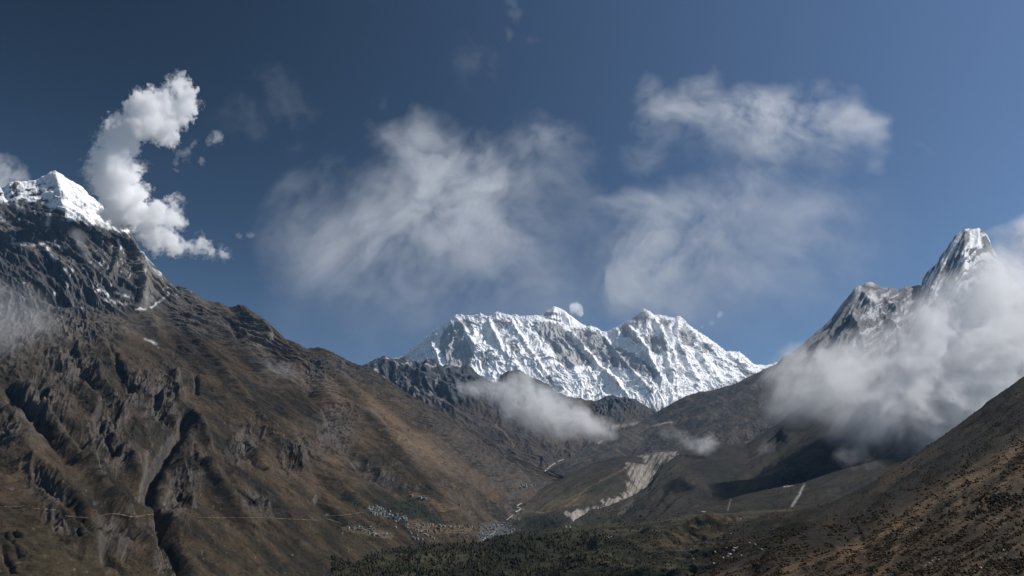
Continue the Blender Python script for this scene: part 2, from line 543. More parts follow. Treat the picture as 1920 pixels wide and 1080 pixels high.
# ---- dark crags in front of the wall, running down to the brown hills beyond the valley head
SKY_CRAG = [(600,760),(679,685),(690,681),(702,673),(715,670),(727,671),(737,672),(746,671),(758,668),(771,675),(783,675),(787,682),(800,674),(819,674),(829,688),(840,683),(850,685),(865,688),(877,683),(892,698),(900,705),(917,713),(930,718),(941,702),(955,694),(972,692),(985,700),(1000,708),(1015,715),(1028,722),(1043,735),(1064,743),(1085,745),(1101,750),(1117,752),(1134,743),(1151,741),(1167,745),(1192,747),(1203,757),(1215,764),(1226,776),(1240,795)]
CRAG_SCREE = [([(737,675),(748,695),(765,705),(775,715)],3),([(772,678),(766,692),(758,702)],2.2),([(735,700),(750,702),(765,706)],2),([(825,700),(820,712),(812,728),(804,740),(816,738)],3.5),
              ([(775,722),(785,745),(800,752)],6),([(700,690),(725,712)],1.5),([(815,765),(820,752),(812,748)],4),([(765,712),(770,730)],3),([(835,745),(822,760)],4),([(800,745),(795,757)],3)]
def col_crag(g):
    px, py, A, B = g['px'], g['py'], g['A'], g['B']
    n = fbm(A / 300, B / 300, 5, 41); n2 = fbm(A / 70, B / 110, 4, 42)
    rock = ROCKD * c3(.95, 1.02, 1.12) * (1 + .5 * n2[..., None])
    brown = mix(c3(.070, .056, .044), c3(.040, .036, .032), np.clip(n * 2 + .5, 0, 1)[..., None]) + 0
    grey = c3(.085, .08, .075)
    lim = 752 + n * 40 + sstep(1080, 1150, px) * 22
    c = lay(rock, brown, sstep(-14, 14, py - lim))
    sc = np.zeros(px.shape)
    for pts, w in CRAG_SCREE:
        sc = np.maximum(sc, line_mask(px + n2 * 5, py + n * 5, pts, w, .1))
    c = lay(c, SCREE * .85, sstep(.35, .7, sc + n2 * .3))
    c = lay(c, grey, .6 * blob(px, py, 790, 745, 40, 22, 20))
    sn = sstep(.18, .34, n2 * .8 + n * .3) * sstep(735, 690, py) * sstep(900, 780, px)
    c = lay(c, SNOW * .7, sn * .5)
    tr = line_mask(px, py + n * 4, [(935,785),(930,800),(945,810),(955,825),(965,835)], 1.6, .05)
    c = lay(c, TAN * 1.3, tr * .8)
    tr = line_mask(px, py, [(1110,812),(1150,800),(1190,795),(1225,790)], 3, .2)
    return lay(c, SCREE, tr * .7)
W = [(560,800,9.2,600,960,6.6),(640,730,9.2,700,950,6.6),(700,678,9.3,780,940,6.6),(760,672,9.4,850,930,6.6),(830,684,9.5,905,925,6.5),(900,704,9.6,955,918,6.5),
     (960,702,9.8,995,912,6.45),(1020,718,10,1025,905,6.4),(1080,744,10.2,1060,890,6.6),(1140,745,10.3,1100,870,7.0),(1192,750,10.3,1140,850,7.6),(1240,792,10.2,1190,830,8.4),(1300,840,10,1260,850,9)]
landform("mountain", [w[:3] for w in W], [w[3:] for w in W], 900, 420, SKY_CRAG, mat=MAT_ALPINE, color=col_crag, prof=1.25,
         L=330, H=60, octs=5, branch=.4, shear=(-.25, 0), noise=(45, 500), crest_keep=.10, crest_min=.2, back=2500, seed=51, jag=14,
         ampfn=lambda px, py: mix(1.1, .34, sstep(738, 790, py)), label="dark jagged crags above brown slopes closing the valley")

# ---- twin peaked mountain on the right
SKY_AD = [(900,960),(1004,893),(1025,884),(1058,863),(1073,857),(1087,847),(1119,830),(1150,817),(1181,803),(1212,784),(1247,764),(1267,752),(1288,742),(1315,734),(1330,733),(1361,725),(1382,718),(1403,706),(1413,702),(1434,691),(1455,683),(1461,677),(1467,670),(1475,666),(1482,662),(1498,651),(1519,632),(1542,614),(1560,596),(1578,570),(1597,547),(1604,538),(1611,534),(1617,537),(1624,531),(1631,528),(1637,530),(1645,535),(1659,541),(1670,539),(1686,543),(1698,538),(1710,538),(1723,534),(1728,536),(1729,522),(1732,517),(1743,505),(1751,498),(1759,490),(1761,483),(1766,474),(1773,468),(1779,459),(1785,451),(1788,446),(1792,441),(1801,435),(1810,428),(1822,429),(1835,427),(1841,431),(1847,437),(1852,443),(1856,451),(1859,459),(1863,467),(1870,481),(1880,495),(1900,525),(1930,565),(1960,600)]
AD_RIBS = [([(1611,536),(1625,565),(1650,590),(1680,620),(1700,650)],5,90),([(1604,575),(1600,600),(1610,630),(1625,650)],5,90),([(1560,600),(1545,640),(1530,690)],7,60),
           ([(1640,535),(1660,560),(1685,590)],4,60),([(1776,466),(1768,495),(1760,530),(1750,560)],5,70),([(1812,432),(1808,455),(1800,480)],4,60),([(1852,448),(1845,470),(1850,500)],4,60),
           ([(1828,435),(1826,460)],7,-50)]
def col_ad(g):
    px, py, A, B = g['px'], g['py'], g['A'], g['B']
    n = fbm(A / 300, B / 300, 5, 61); n2 = fbm(A / 60, B / 120, 4, 62); st = fbm(A / 50 + B / 90, B / 260, 4, 63)
    rock = mix(c3(.15, .15, .155), c3(.22, .215, .21), np.clip(n * 1.5 + .5, 0, 1)[..., None]) * (1 + .3 * n2[..., None])
    low = mix(c3(.036, .038, .038), c3(.060, .053, .046), np.clip(n * 2 + .5 + n2, 0, 1)[..., None])
    c = lay(rock, low, sstep(650, 730, py + n * 50))
    # snow on the tower
    tower = sstep(1722, 1735, px) * sstep(640, 560, py)
    sn = sstep(.02, .2, st * .9 + n2 * .4 + .10)
    face = poly_mask(px + n2 * 3, py + n2 * 2, [(1819,430),(1838,428),(1838,440),(1842,462),(1825,464),(1812,466),(1817,450)], 2)
    dark = poly_mask(px, py, [(1806,432),(1818,432),(1816,455),(1806,468),(1790,472),(1800,450)], 3)
    dark = np.maximum(dark, poly_mask(px, py, [(1841,440),(1856,455),(1866,480),(1846,470)], 3))
    sn = np.clip(np.maximum(sn - dark * .85, face), 0, 1)
    c = lay(c, SNOW, sn * tower)
    sh = sstep(.05, .3, st + n2 * .5) * blob(px, py, 1660, 590, 90, 80)
    sh = np.maximum(sh, poly_mask(px + n2 * 6, py + n2 * 6, [(1622,552),(1640,550),(1650,565),(1640,572),(1628,565)], 4))
    sh = np.maximum(sh, blob(px, py, 1630, 529, 16, 6)); sh = np.maximum(sh, blob(px, py, 1608, 540, 7, 10, 20))
    sh = np.maximum(sh, sstep(-.02, .2, st) * poly_mask(px, py, [(1700,600),(1740,570),(1750,620),(1700,622)], 6))
    sh = np.maximum(sh, sstep(.1, .35, st + n2 * .4) * blob(px, py, 1625, 630, 50, 45) * .8)
    c = lay(c, SNOW * .9, np.clip(sh, 0, 1) * .5)
    tr = line_mask(px, py, [(1121,832),(1131,824),(1142,817)], 1.8, .1) + line_mask(px, py + n2 * 2, [(1221,800),(1240,795),(1265,790)], 1.8, .2) * .8
    c = lay(c, SCREE * 1.4, np.clip(tr, 0, 1))
    tl = sstep(.14, .3, fbm((px * .8 + py) / 60, (py - px * .5) / 9, 4, 66)) * sstep(700, 740, py)
    return lay(c, c3(.11, .09, .07), tl * .45)
W = [(960,935,5.9,955,960,5.8),(1025,884,6.3,1020,925,6.0),(1087,847,6.8,1060,915,5.9),(1150,817,7.3,1110,905,5.9),(1215,784,7.8,1180,895,5.8),(1315,734,8.0,1270,885,5.8),(1413,702,8.2,1370,875,5.8),
     (1475,668,8.4,1450,865,5.8),(1545,612,8.7,1505,862,5.8),(1611,536,9.0,1560,860,5.8),(1670,540,9.15,1610,860,5.8),(1725,530,9.2,1660,860,5.8),(1775,468,9.3,1710,860,5.8),(1822,430,9.3,1760,860,5.8),
     (1868,478,9.3,1820,856,5.85),(1930,565,9.2,1890,850,5.9),(1990,620,9.0,1960,840,6),(2150,650,8.5,2150,820,6),(2400,720,8,2400,840,6)]
landform("mountain", [w[:3] for w in W], [w[3:] for w in W], 1300, 560, SKY_AD, mat=MAT_ALPINE, color=col_ad, prof=1.25,
         L=420, H=38, octs=6, branch=.4, gain=.6, shear=(.15, 0), noise=(45, 500), ribs=[(p, w, d * .5) for p, w, d in AD_RIBS], crest_keep=.10, crest_min=.10, back=3000, back_drop=.9, seed=71, jag=10, sky_decay=.06,
         ampfn=lambda px, py: mix(1.0, .6, sstep(640, 740, py)), label="twin peaked rock mountain with a snow capped tower half hidden in cloud")

# ---- hill with the pale landslide scar
SCAR = [(1192,853),(1230,848),(1277,845),(1262,860),(1238,880),(1250,884),(1232,902),(1182,938),(1145,958),(1124,958),(1112,966),(1100,980),(1102,992),(1068,992),(1073,979),(1066,962),(1085,956),(1118,951),(1126,940),(1160,931),(1180,920),(1174,905),(1186,902),(1172,880),(1178,868),(1198,870),(1212,862)]
def col_scar(g):
    px, py, A, B = g['px'], g['py'], g['A'], g['B']
    n = fbm(A / 200, B / 200, 5, 81); n2 = fbm(A / 40, B / 60, 4, 82)
    c = mix(c3(.042, .034, .025), c3(.027, .026, .019), np.clip(n * 2 + .5, 0, 1)[..., None]) * (1 + .35 * n2[..., None])
    c = lay(c, c3(.072, .060, .036), .8 * blob(px, py, 1050, 943, 60, 13, -16) + .5 * blob(px, py, 1110, 925, 50, 8, -22))
    c = lay(c, c3(.016, .018, .012), np.clip(1.3 * blob(px + n * 12, py, 1020, 980, 50, 17), 0, 1))
    c = lay(c, c3(.02, .022, .014), np.clip(1.1 * blob(px + n * 12, py, 1120, 918, 26, 10, -20), 0, 1))
    m = poly_mask(px + n2 * 16, py + n2 * 8, SCAR, 3.0)
    st = fbm((px + py * .55) / 5.0, (py - px * .2) / 40, 4, 85)
    cover = sstep(-.05, .18, st + n2 * .3) * sstep(970, 950, py)
    m = np.clip(m * (1 - .9 * cover), 0, 1)
    c = lay(c, c3(.25, .23, .20) * (1 + .5 * n2[..., None]) * (1 + .5 * st[..., None]), m)
    tr = line_mask(px, py + n2 * 2, [(1188,868),(1160,885),(1120,905),(1095,920),(1080,935),(1075,940)], 1.3, .05)
    tr2 = line_mask(px, py, [(990,958),(1020,962),(1050,950),(1090,945)], 1.5, .1)
    return lay(c, TAN * 1.1, np.clip(tr + tr2, 0, 1) * .6)
SKY_SCAR = [(930,1000),(952,976),(962,961),(979,947),(996,930),(1025,909),(1054,897),(1087,880),(1108,870),(1150,857),(1181,853),(1198,854),(1212,851),(1233,848),(1275,846),(1296,842),(1400,830),(1500,800)]
W = [(915,1008,3.6,905,1045,3.1),(962,961,4.3,950,1035,3.2),(996,930,4.7,990,1035,3.2),(1054,897,5.2,1050,1035,3.1),(1108,870,5.5,1110,1035,3.1),(1198,854,5.6,1200,1035,3.1),(1296,842,5.6,1300,1035,3.1),(1420,832,5.6,1420,1035,3.1),(1520,800,5.6,1520,1035,3.1)]
landform("hill", [w[:3] for w in W], [w[3:] for w in W], 800, 320, SKY_SCAR, mat=MAT_SLOPE, color=col_scar,
         L=230, H=14, octs=4, branch=.35, shear=(.2, 0), noise=(22, 300), ribs=[([(1240,850),(1215,880),(1200,905),(1160,940),(1110,965),(1085,990)], 16, -75)], crest_keep=.1, crest_min=.15, back=1600, back_drop=.5, seed=83, jag=3,
         ampfn=lambda px, py: 1 + 1.2 * poly_mask(px, py, SCAR, 6), label="brown hill cut by a pale landslide scar")

# ---- hill on the right of the scar, its top in cloud
def col_rh(g):
    px, py, A, B = g['px'], g['py'], g['A'], g['B']
    n = fbm(A / 260, B / 260, 5, 91); n2 = fbm(A / 45, B / 60, 5, 92)
    t = fbm((px * .8 + py * .6) / 90, (py * .8 - px * .35) / 16, 5, 93)
    c = mix(c3(.036, .031, .024), c3(.020, .021, .017), np.clip(n * 1.6 + t * 1.5 + .5, 0, 1)[..., None]) * (1 + .4 * n2[..., None])
    c = lay(c, c3(.016, .020, .013), sstep(.0, .25, n + n2 * .4) * np.clip(blob(px, py, 1180, 965, 110, 24, -15) + blob(px, py, 1480, 905, 34, 22, -10) + blob(px, py, 1430, 770, 40, 20, -30), 0, 1))
    c = lay(c, c3(.13, .11, .08), .5 * line_mask(px + n2 * 6, py, [(1190,935),(1172,955),(1155,970)], 5, .2))
    return c
SKY_RH = [(1085,1002),(1096,978),(1112,959),(1142,953),(1177,934),(1212,913),(1225,898),(1240,881),(1254,863),(1275,849),(1300,843),(1340,838),(1400,832),(1430,812),(1450,800),(1480,775),(1540,735),(1640,690),(1800,680),(2100,760)]
W = [(1078,1010,3.2,1070,1030,2.9),(1096,980,3.6,1105,1032,2.7),(1142,953,3.9,1160,1035,2.6),(1212,913,4.3,1240,1035,2.5),(1254,865,4.7,1300,1030,2.5),(1300,843,5.0,1360,1025,2.5),(1400,832,5.1,1440,1020,2.5),
     (1480,775,5.5,1520,1010,2.5),(1640,690,5.6,1650,990,2.6),(1800,680,5.6,1800,970,2.7),(2100,760,5.4,2050,960,2.8),(2400,820,5.2,2300,960,2.8)]
landform("hill", [w[:3] for w in W], [w[3:] for w in W], 1000, 420, SKY_RH, mat=MAT_SLOPE, color=col_rh,
         L=420, H=26, octs=4, branch=.35, shear=(.35, 0), noise=(30, 420), crest_keep=.08, crest_min=.12, back=1800, back_drop=.5, seed=95, jag=4,
         ribs=[([(1465,830),(1490,790),(1530,755),(1570,735)], 14, 22), ([(1478,870),(1490,890),(1500,910)], 12, -14)],
         label="brown hillside right of the scar with its top lost in cloud")

# ---- low spur below it
def col_sp(g):
    px, py, A, B = g['px'], g['py'], g['A'], g['B']
    n = fbm(A / 150, B / 150, 5, 101); n2 = fbm(A / 22, B / 30, 5, 102)
    c = mix(c3(.034, .028, .020), c3(.021, .021, .016), np.clip(n * 2 + .5, 0, 1)[..., None]) * (1 + .4 * n2[..., None])
    s = line_mask(px + n2 * 2, py, [(1508,908),(1500,925),(1492,938),(1484,950)], 2.0, .05) + line_mask(px, py + n2, [(1468,912),(1488,911)], 1.2, .1) * .8
    s = s + line_mask(px + n2 * 2, py, [(1370,935),(1368,945),(1364,958)], 1, .1) * .5
    return lay(c, c3(.30, .29, .27), np.clip(s, 0, 1))
SKY_SP = [(1100,1010),(1180,990),(1250,967),(1330,945),(1400,927),(1450,915),(1500,906),(1525,897),(1577,880),(1640,865),(1710,853),(1800,832),(1900,822),(2100,850)]
W = [(1080,1020,2.4,1080,1050,2.1),(1120,1004,2.5,1120,1050,2.1),(1250,968,2.7,1250,1050,2.0),(1400,928,2.9,1400,1050,1.9),(1525,897,3.0,1540,1045,1.9),(1640,865,3.1,1680,1035,1.9),(1710,853,3.2,1780,1015,1.9),(1900,822,3.3,1950,980,1.9),(2100,850,3.3,2150,980,1.9)]
landform("hill", [w[:3] for w in W], [w[3:] for w in W], 800, 220, SKY_SP, mat=MAT_SLOPE, color=col_sp,
         L=240, H=9, octs=4, branch=.35, shear=(.3, 0), noise=(16, 220), crest_keep=.12, crest_min=.2, back=900, back_drop=.3, seed=105, jag=2,
         label="low brown spur with a pale stream gash")

# ---- the great brown slope on the left with the snow peak on top
SKY_L = [(-200,410),(-60,365),(0,351),(8,352),(17,342),(27,340),(48,340),(69,337),(83,329),(96,322),(104,320),(113,325),(129,336),(146,345),(156,352),(167,365),(179,373),(192,383),(196,392),(208,400),(219,408),(229,412),(240,425),(246,433),(252,450),(262,465),(277,483),(292,500),(306,517),(321,531),(325,540),(333,537),(348,539),(358,545),(379,560),(387,565),(412,567),(427,576),(435,575),(448,571),(456,572),(469,583),(492,596),(508,610),(531,633),(552,641),(573,653),(581,653),(596,651),(606,653),(625,661),(642,671),(662,681),(679,686),(694,692),(725,711),(756,734),(787,750),(819,769),(860,794),(902,815),(921,834),(952,853),(973,867),(1004,880),(1025,886),(1054,897)]
L_GULLY = [  # traced ravines: points, width px, depth m
 ([(345,735),(350,775),(338,815),(312,850),(292,885),(284,920),(298,965),(322,1005),(338,1045),(352,1090)], 10, -44),
 ([(285,725),(292,760),(318,800),(335,812)], 7, -22), ([(180,770),(205,820),(222,855)], 9, -34), ([(60,700),(75,725),(105,770),(140,800),(170,840)], 11, -36),
 ([(0,705),(30,745),(75,790),(110,830),(150,870)], 12, -34), ([(52,886),(80,915),(125,955),(165,1000),(200,1040),(235,1090)], 8, -18),
 ([(0,1035),(18,1060),(35,1095)], 6, -7), ([(5,1005),(22,1030),(38,1050)], 4, -4), ([(20,1000),(40,1020)], 3, -10),
 ([(450,805),(472,850),(500,885)], 8, -28), ([(510,800),(545,835),(585,885),(620,915),(660,940)], 9, -36),
 ([(560,700),(600,760),(625,800),(668,850),(710,890),(770,925),(810,935)], 12, -48), ([(365,700),(372,745)], 4, -20),
 ([(640,690),(700,740),(760,800),(830,850),(900,890)], 9, -26), ([(430,590),(450,640),(500,680),(540,720)], 10, -30), ([(290,600),(330,650),(380,700),(430,740)], 9, -22),
 ([(700,770),(740,815),(800,860),(850,905)], 6, -22), ([(820,850),(880,900),(920,930)], 6, -18), ([(560,820),(600,860),(640,885)], 5, -20), ([(130,640),(150,690),(175,730)], 7, -24), ([(200,640),(225,700),(250,740)], 5, -20),
 ([(590,930),(625,960),(650,985)], 6, -18), ([(720,955),(760,975),(830,990)], 8, -14), ([(900,830),(950,880),(985,905)], 5, -14),
 ([(400,860),(440,900),(480,940)], 5, -14), ([(140,1000),(150,1020)], 3, -8), ([(90,985),(105,1005)], 3, -8), ([(355,835),(375,880),(405,920)], 4, -9),
]
L_RIDGE = [([(250,470),(262,505),(270,540),(262,580)], 8, 45), ([(104,322),(112,350),(125,380)], 7, 50), ([(226,460),(218,490),(208,520)], 6, 35),
           ([(320,870),(345,910),(360,955)], 10, 26), ([(325,690),(330,730),(360,780),(400,850)], 9, 30), ([(530,655),(560,690),(620,740),(700,800),(790,860)], 18, 40),
           ([(170,660),(190,720),(240,790)], 10, 26), ([(460,575),(490,610),(510,640)], 8, 30), ([(0,760),(60,860),(130,950),(210,1050)], 25, 22),
           ([(20,690),(90,790),(160,880),(240,990),(300,1070)], 11, 26), ([(240,570),(330,640),(430,750),(560,870),(700,960)], 13, 30), ([(420,640),(560,760),(700,860),(850,950)], 11, 24),
           ([(340,610),(420,700),(490,790),(600,905)], 10, 26), ([(150,600),(230,690),(300,760),(360,840),(420,930),(500,1040)], 12, 26), ([(640,680),(800,790),(960,875)], 10, 20), ([(560,650),(700,760),(850,860),(980,915)], 9, 18),
           ([(380,590),(470,680),(560,740),(660,830)], 9, 22), ([(60,600),(110,680),(170,760),(230,850),(280,930)], 10, 26)]
L_CLIFF = [  # zones of broken dark rock: cx, cy, rx, ry, rot
 (70,760,55,70,30),(200,800,35,60,20),(305,745,35,55,10),(340,910,28,60,15),(130,690,60,45,20),(85,915,45,22,45),(225,850,25,30,30),(460,830,25,40,35),
 (560,850,30,40,40),(625,810,36,50,35),(700,890,45,18,25),(590,700,40,30,35),(450,620,60,30,20),(520,690,35,30,30),(150,620,60,30,10),(20,800,30,40,40),(260,730,30,40,20),(380,600,60,25,15),
 (30,620,60,60,0),(640,680,30,20,30),(110,985,40,14,50),(215,1000,30,30,50),(480,940,30,20,40)]
def left_cliff(px, py):
    m = np.zeros(px.shape)
    for c in L_CLIFF:
        m = np.maximum(m, blob(px, py, *c))
    wall = sstep(600, 560, py + (px - 200) * .12) * sstep(520, 330, px)
    return m, wall
def amp_left(px, py):
    m, wall = left_cliff(px, py)
    smooth = blob(px, py, 640, 745, 90, 40, 40) + blob(px, py, 760, 800, 90, 40, 35) + blob(px, py, 240, 640, 60, 40, 20)
    return np.clip(.55 + .25 * m + .45 * wall - .3 * smooth, .18, 1.3)
def col_left(g):
    px, py, A, B, E = g['px'], g['py'], g['A'], g['B'], g['E']
    m, wall = left_cliff(px, py)
    n = fbm(A / 420, B / 420, 5, 111); n2 = fbm(A / 60, B / 60, 5, 112); n4 = fbm(A / 14, B / 14, 3, 114)
    # vegetation bands run down the slope
    t = fbm((px * .75 + py * .66) / 120 + n * .5, (py * .75 - px * .62) / 22, 5, 113)
    tone = np.clip(.5 + n * .9 + t * 2.0, 0, 1)[..., None]
    c = mix(c3(.017, .0142, .009), c3(.049, .035, .020), tone) * (1 + .35 * n2[..., None] + .3 * n4[..., None])
    tan = blob(px, py, 600, 730, 95, 26, 46) + blob(px, py, 750, 810, 130, 26, 36) + .8 * blob(px, py, 245, 618, 26, 10, 25) + .35 * blob(px, py, 520, 850, 120, 30, 40) + .5 * blob(px, py, 640, 870, 80, 20, 38)
    tan = tan + .3 * blob(px, py, 50, 860, 60, 90, 30) + .3 * blob(px, py, 860, 880, 120, 20, 32)
    c = lay(c, TAN * (1 + .3 * n2[..., None]), np.clip(tan * (.75 + 1.2 * t + .3 * n), 0, 1))
    far = sstep(640, 900, px) * sstep(600, 700, py)
    c = lay(c, c3(.075, .055, .038) * (1 + .4 * n2[..., None]), far * .35 * tone[..., 0])
    green = sstep(.0, .3, n + .5 * n2) * sstep(900, 1000, py)
    c = lay(c, c3(.036, .033, .018), green * .35)
    # rock
    steep = 1 - g['N'][..., 2]
    rock = mix(ROCKD * .9, ROCKW * .8, np.clip(.45 + n2 * 1.5, 0, 1)[..., None])
    rk = np.clip(m * 1.1, 0, 1) * sstep(-.25, .25, n2 + t * .5 + .1)
    rk = np.maximum(rk, sstep(.50, .68, steep + .15 * n2))
    c = lay(c, rock, rk)
    alp = sstep(640, 575, py + (px - 300) * .18 + n * 60) * sstep(700, 520, px)
    c = lay(c, mix(c3(.06, .055, .05), c3(.10, .088, .072), np.clip(.5 + n2 * 2 + t, 0, 1)[..., None]), alp * .75)
    lime = blob(px, py, 500, 620, 34, 12, 48) + .8 * blob(px, py, 480, 632, 30, 14, 60)
    c = lay(c, c3(.17, .15, .125), np.clip(lime * (1 + 2 * n2), 0, 1) * .8)
    wr = mix(c3(.048, .050, .056), c3(.105, .098, .088), np.clip(.42 + fbm(A / 55, B / 260, 4, 119) * 1.6 + n * .8, 0, 1)[..., None])
    c = lay(c, wr, wall)
    but = poly_mask(px + n2 * 5, py, [(252,452),(300,515),(318,540),(270,580),(262,540),(256,500)], 4)
    c = lay(c, c3(.17, .16, .14) * (1 + .4 * n2[..., None]), but * .8)
    # snow on the peak
    sn = poly_mask(px + n2 * 6, py + n2 * 5, [(-60,350),(0,346),(30,336),(80,325),(104,316),(150,342),(195,380),(200,398),(165,392),(150,388),(128,372),(112,368),(80,385),(50,378),(20,380),(-20,378),(-80,380)], 4)
    brk = sstep(.02, .22, fbm(A / 70, B / 70, 5, 117) + .25 * n2) * sstep(112, 92, px + n2 * 12) * sstep(335, 348, py - (px - 60) * .05)
    brk = np.maximum(brk, .55 * sstep(.15, .3, fbm(A / 60 + B / 90, B / 80, 4, 118)) * sstep(110, 125, px) * sstep(345, 360, py - (px - 120) * .3))
    sn = np.clip(sn - brk, 0, 1)
    hang = poly_mask(px + n2 * 6, py + n2 * 4, [(84,384),(108,370),(130,374),(152,390),(196,393),(214,402),(224,412),(206,422),(212,430),(196,428),(180,420),(164,424),(158,412),(126,414),(120,396),(108,390),(96,392)], 3)
    sn = np.maximum(sn, hang)
    led = line_mask(px, py + n2 * 4, [(208,425),(222,432),(244,434)], 3.5, .1)
    for pts, w, a in [([(20,456),(45,458),(70,460),(88,456)], 2.5, .5), ([(88,458),(92,475),(105,490)], 2.5, .5), ([(100,458),(128,466)], 2.5, .5), ([(118,505),(140,506)], 4, .4), ([(220,448),(228,468)], 2.5, .6),
                      ([(262,465),(280,490),(304,518)], 4, .55), ([(175,545),(195,545),(203,553),(198,561)], 2.2, .7), ([(195,562),(212,566),(240,570)], 3, .45), ([(212,548),(245,557)], 2, .5), ([(282,578),(305,560),(318,548)], 1.8, .75), ([(252,580),(275,579)], 1.8, .6),
                      ([(92,400),(90,425)], 4, .5), ([(0,400),(6,415)], 4, .6), ([(270,635),(285,640),(298,652)], 2.5, .35), ([(0,380),(20,384),(45,388)], 4, .5)]:
        led = np.maximum(led, line_mask(px + n2 * 3, py + n2 * 4, pts, w, .08) * a * (.8 + n2 * 1.5))
    spots = sstep(.30, .46, fbm(A / 36, B / 50, 4, 121) + .3 * n) * wall * .35
    sn = np.clip(np.maximum(np.maximum(sn, led), spots), 0, 1)
    c = lay(c, SNOW, sn)
    # scree chute under the cliffs and pale specks of bare ground
    ch = line_mask(px + n2 * 3, py, [(276,840),(274,880),(264,910),(262,945)], 3.5, .1)
    ch = np.maximum(ch, .7 * line_mask(px, py + n2 * 2, [(968,876),(980,888),(992,900),(1000,912)], 3, .1))
    c = lay(c, c3(.12, .105, .085), ch * .7)
    sp = sstep(.46, .6, fbm(A / 22, B / 22, 3, 123) + .15 * n)
    c = lay(c, c3(.16, .14, .11), sp * .5)
    # village fields, cut into the foot of the slope
    fld = np.maximum(poly_mask(px + n2 * 8, py + n2 * 3, [(635,985),(690,990),(738,1000),(732,1012),(690,1004),(645,995)], 3), poly_mask(px + n2 * 8, py + n2 * 3, [(765,974),(800,972),(830,984),(888,984),(884,998),(830,1002),(770,990)], 3))
    fld = np.maximum(fld, .9 * poly_mask(px + n2 * 6, py + n2 * 4, [(765,922),(800,928),(826,944),(862,950),(858,955),(826,960),(810,945),(785,936)], 3))
    strip = sstep(-.15, .15, np.sin(py * 1.5 + n2 * 5 + px * .05))
    c = lay(c, TAN * .85, np.clip(fld, 0, 1) * mix(.35, .95, strip))
    dk = poly_mask(px + n2 * 10, py + n2 * 4, [(735,942),(775,938),(805,950),(815,975),(835,985),(810,985),(770,968),(745,955)], 4)
    dk = np.maximum(dk, blob(px, py, 660, 938, 34, 9, 35)); dk = np.maximum(dk, blob(px, py, 750, 965, 26, 10, 20) * .8)
    c = lay(c, c3(.014, .019, .011), np.clip(dk, 0, 1) * .85)
    rb = poly_mask(px + n2 * 5, py + n2 * 3, [(905,982),(940,978),(970,988),(958,1002),(915,1010),(898,1018),(900,1000)], 4)
    return lay(c, c3(.12, .12, .115), rb * .35)
W = [(-900,700,4.5,-350,1500,.6),(-600,560,5.0,-100,1450,.7),(-350,470,5.6,120,1400,.85),(-150,395,6.0,330,1330,1.0),(0,351,6.1,470,1240,1.3),(104,324,6.0,570,1170,1.6),(196,390,5.8,650,1110,1.9),(250,448,5.6,715,1070,2.2),
     (306,518,5.4,775,1075,2.35),(448,571,5.2,850,1062,2.65),(531,633,5.0,905,1050,2.9),(600,652,5.0,940,1040,3.1),(725,711,5.1,976,985,3.85),(860,794,5.2,1010,935,4.65),(965,857,5.3,1035,915,5.0),(1054,897,5.4,1060,908,5.35)]
M = [(-830,860,3.0),(-520,750,3.4),(-260,640,3.9),(-60,570,4.3),(60,570,4.4),(160,580,4.4),(235,590,4.45),(300,592,4.6),
     (345,575,4.9),(500,650,4.75),(590,700,4.6),(655,715,4.6),(775,765,4.85),(890,820,5.05),(980,868,5.2),(1055,900,5.38)]
landform("mountain", [w[:3] for w in W], [w[3:] for w in W], 1700, 1150, SKY_L, mid=M, mat=MAT_SLOPE, color=col_left,
         L=230, H=24, octs=6, branch=.22, sharp=.85, gain=.55, shear=(-.85, 0), warpk=.22, noise=(15, 500), ribs=L_GULLY + L_RIDGE, ampfn=amp_left, craggy=lambda px, py: (np.clip(left_cliff(px, py)[0] * 1.1 + left_cliff(px, py)[1] * .45 + .12, 0, 1.1), 70.0, 21.0), crest_keep=.05, crest_min=.10,
         back=3000, back_drop=.7, seed=131, jag=9, sky_decay=.05, label="huge brown mountainside rising left to a snow capped peak")

# ---- shoulder across the bottom
def col_sh(g):
    px, py, A, B = g['px'], g['py'], g['A'], g['B']
    n = fbm(A / 130, B / 130, 5, 141); n2 = fbm(A / 16, B / 16, 5, 142); n3 = fbm(A / 300, B / 50, 4, 143)
    right = sstep(980, 1250, px)
    c = mix(c3(.014, .017, .009), c3(.040, .036, .021), np.clip(.35 + n * 1.5 + n3 + .25 * right + n2 * .5, 0, 1)[..., None])
    c = lay(c, c3(.070, .052, .030), right * sstep(.05, .3, n3 + n2 * .5) * .8)
    return c * (1 + .5 * n2[..., None])
SKY_SH = [(560,1125),(600,1100),(626,1080),(648,1066),(669,1052),(690,1044),(716,1033),(745,1027),(779,1022),(810,1020),(841,1019),(904,1016),(920,1010),(935,1005),(960,1000),(982,996),(1029,989),(1091,988),(1120,981),(1182,979),(1224,974),(1260,970),(1287,967),(1318,963),(1370,962),(1400,958),(1432,957),(1474,953),(1520,953),(1600,956)]
W = [(480,1180,1.0,380,1700,.4),(560,1125,1.2,480,1600,.5),(626,1082,1.35,560,1500,.6),(716,1035,1.6,680,1350,.8),(841,1020,1.75,820,1300,.85),(935,1006,1.85,930,1280,.85),(1029,990,1.95,1040,1270,.85),(1120,982,1.95,1140,1270,.8),(1224,974,1.9,1260,1270,.75),
     (1318,964,1.85,1400,1270,.65),(1432,957,1.8,1520,1270,.55),(1520,954,1.7,1640,1270,.5),(1650,962,1.5,1760,1270,.45),(1900,980,1.3,1950,1270,.4),(2200,960,1.2,2250,1270,.4)]
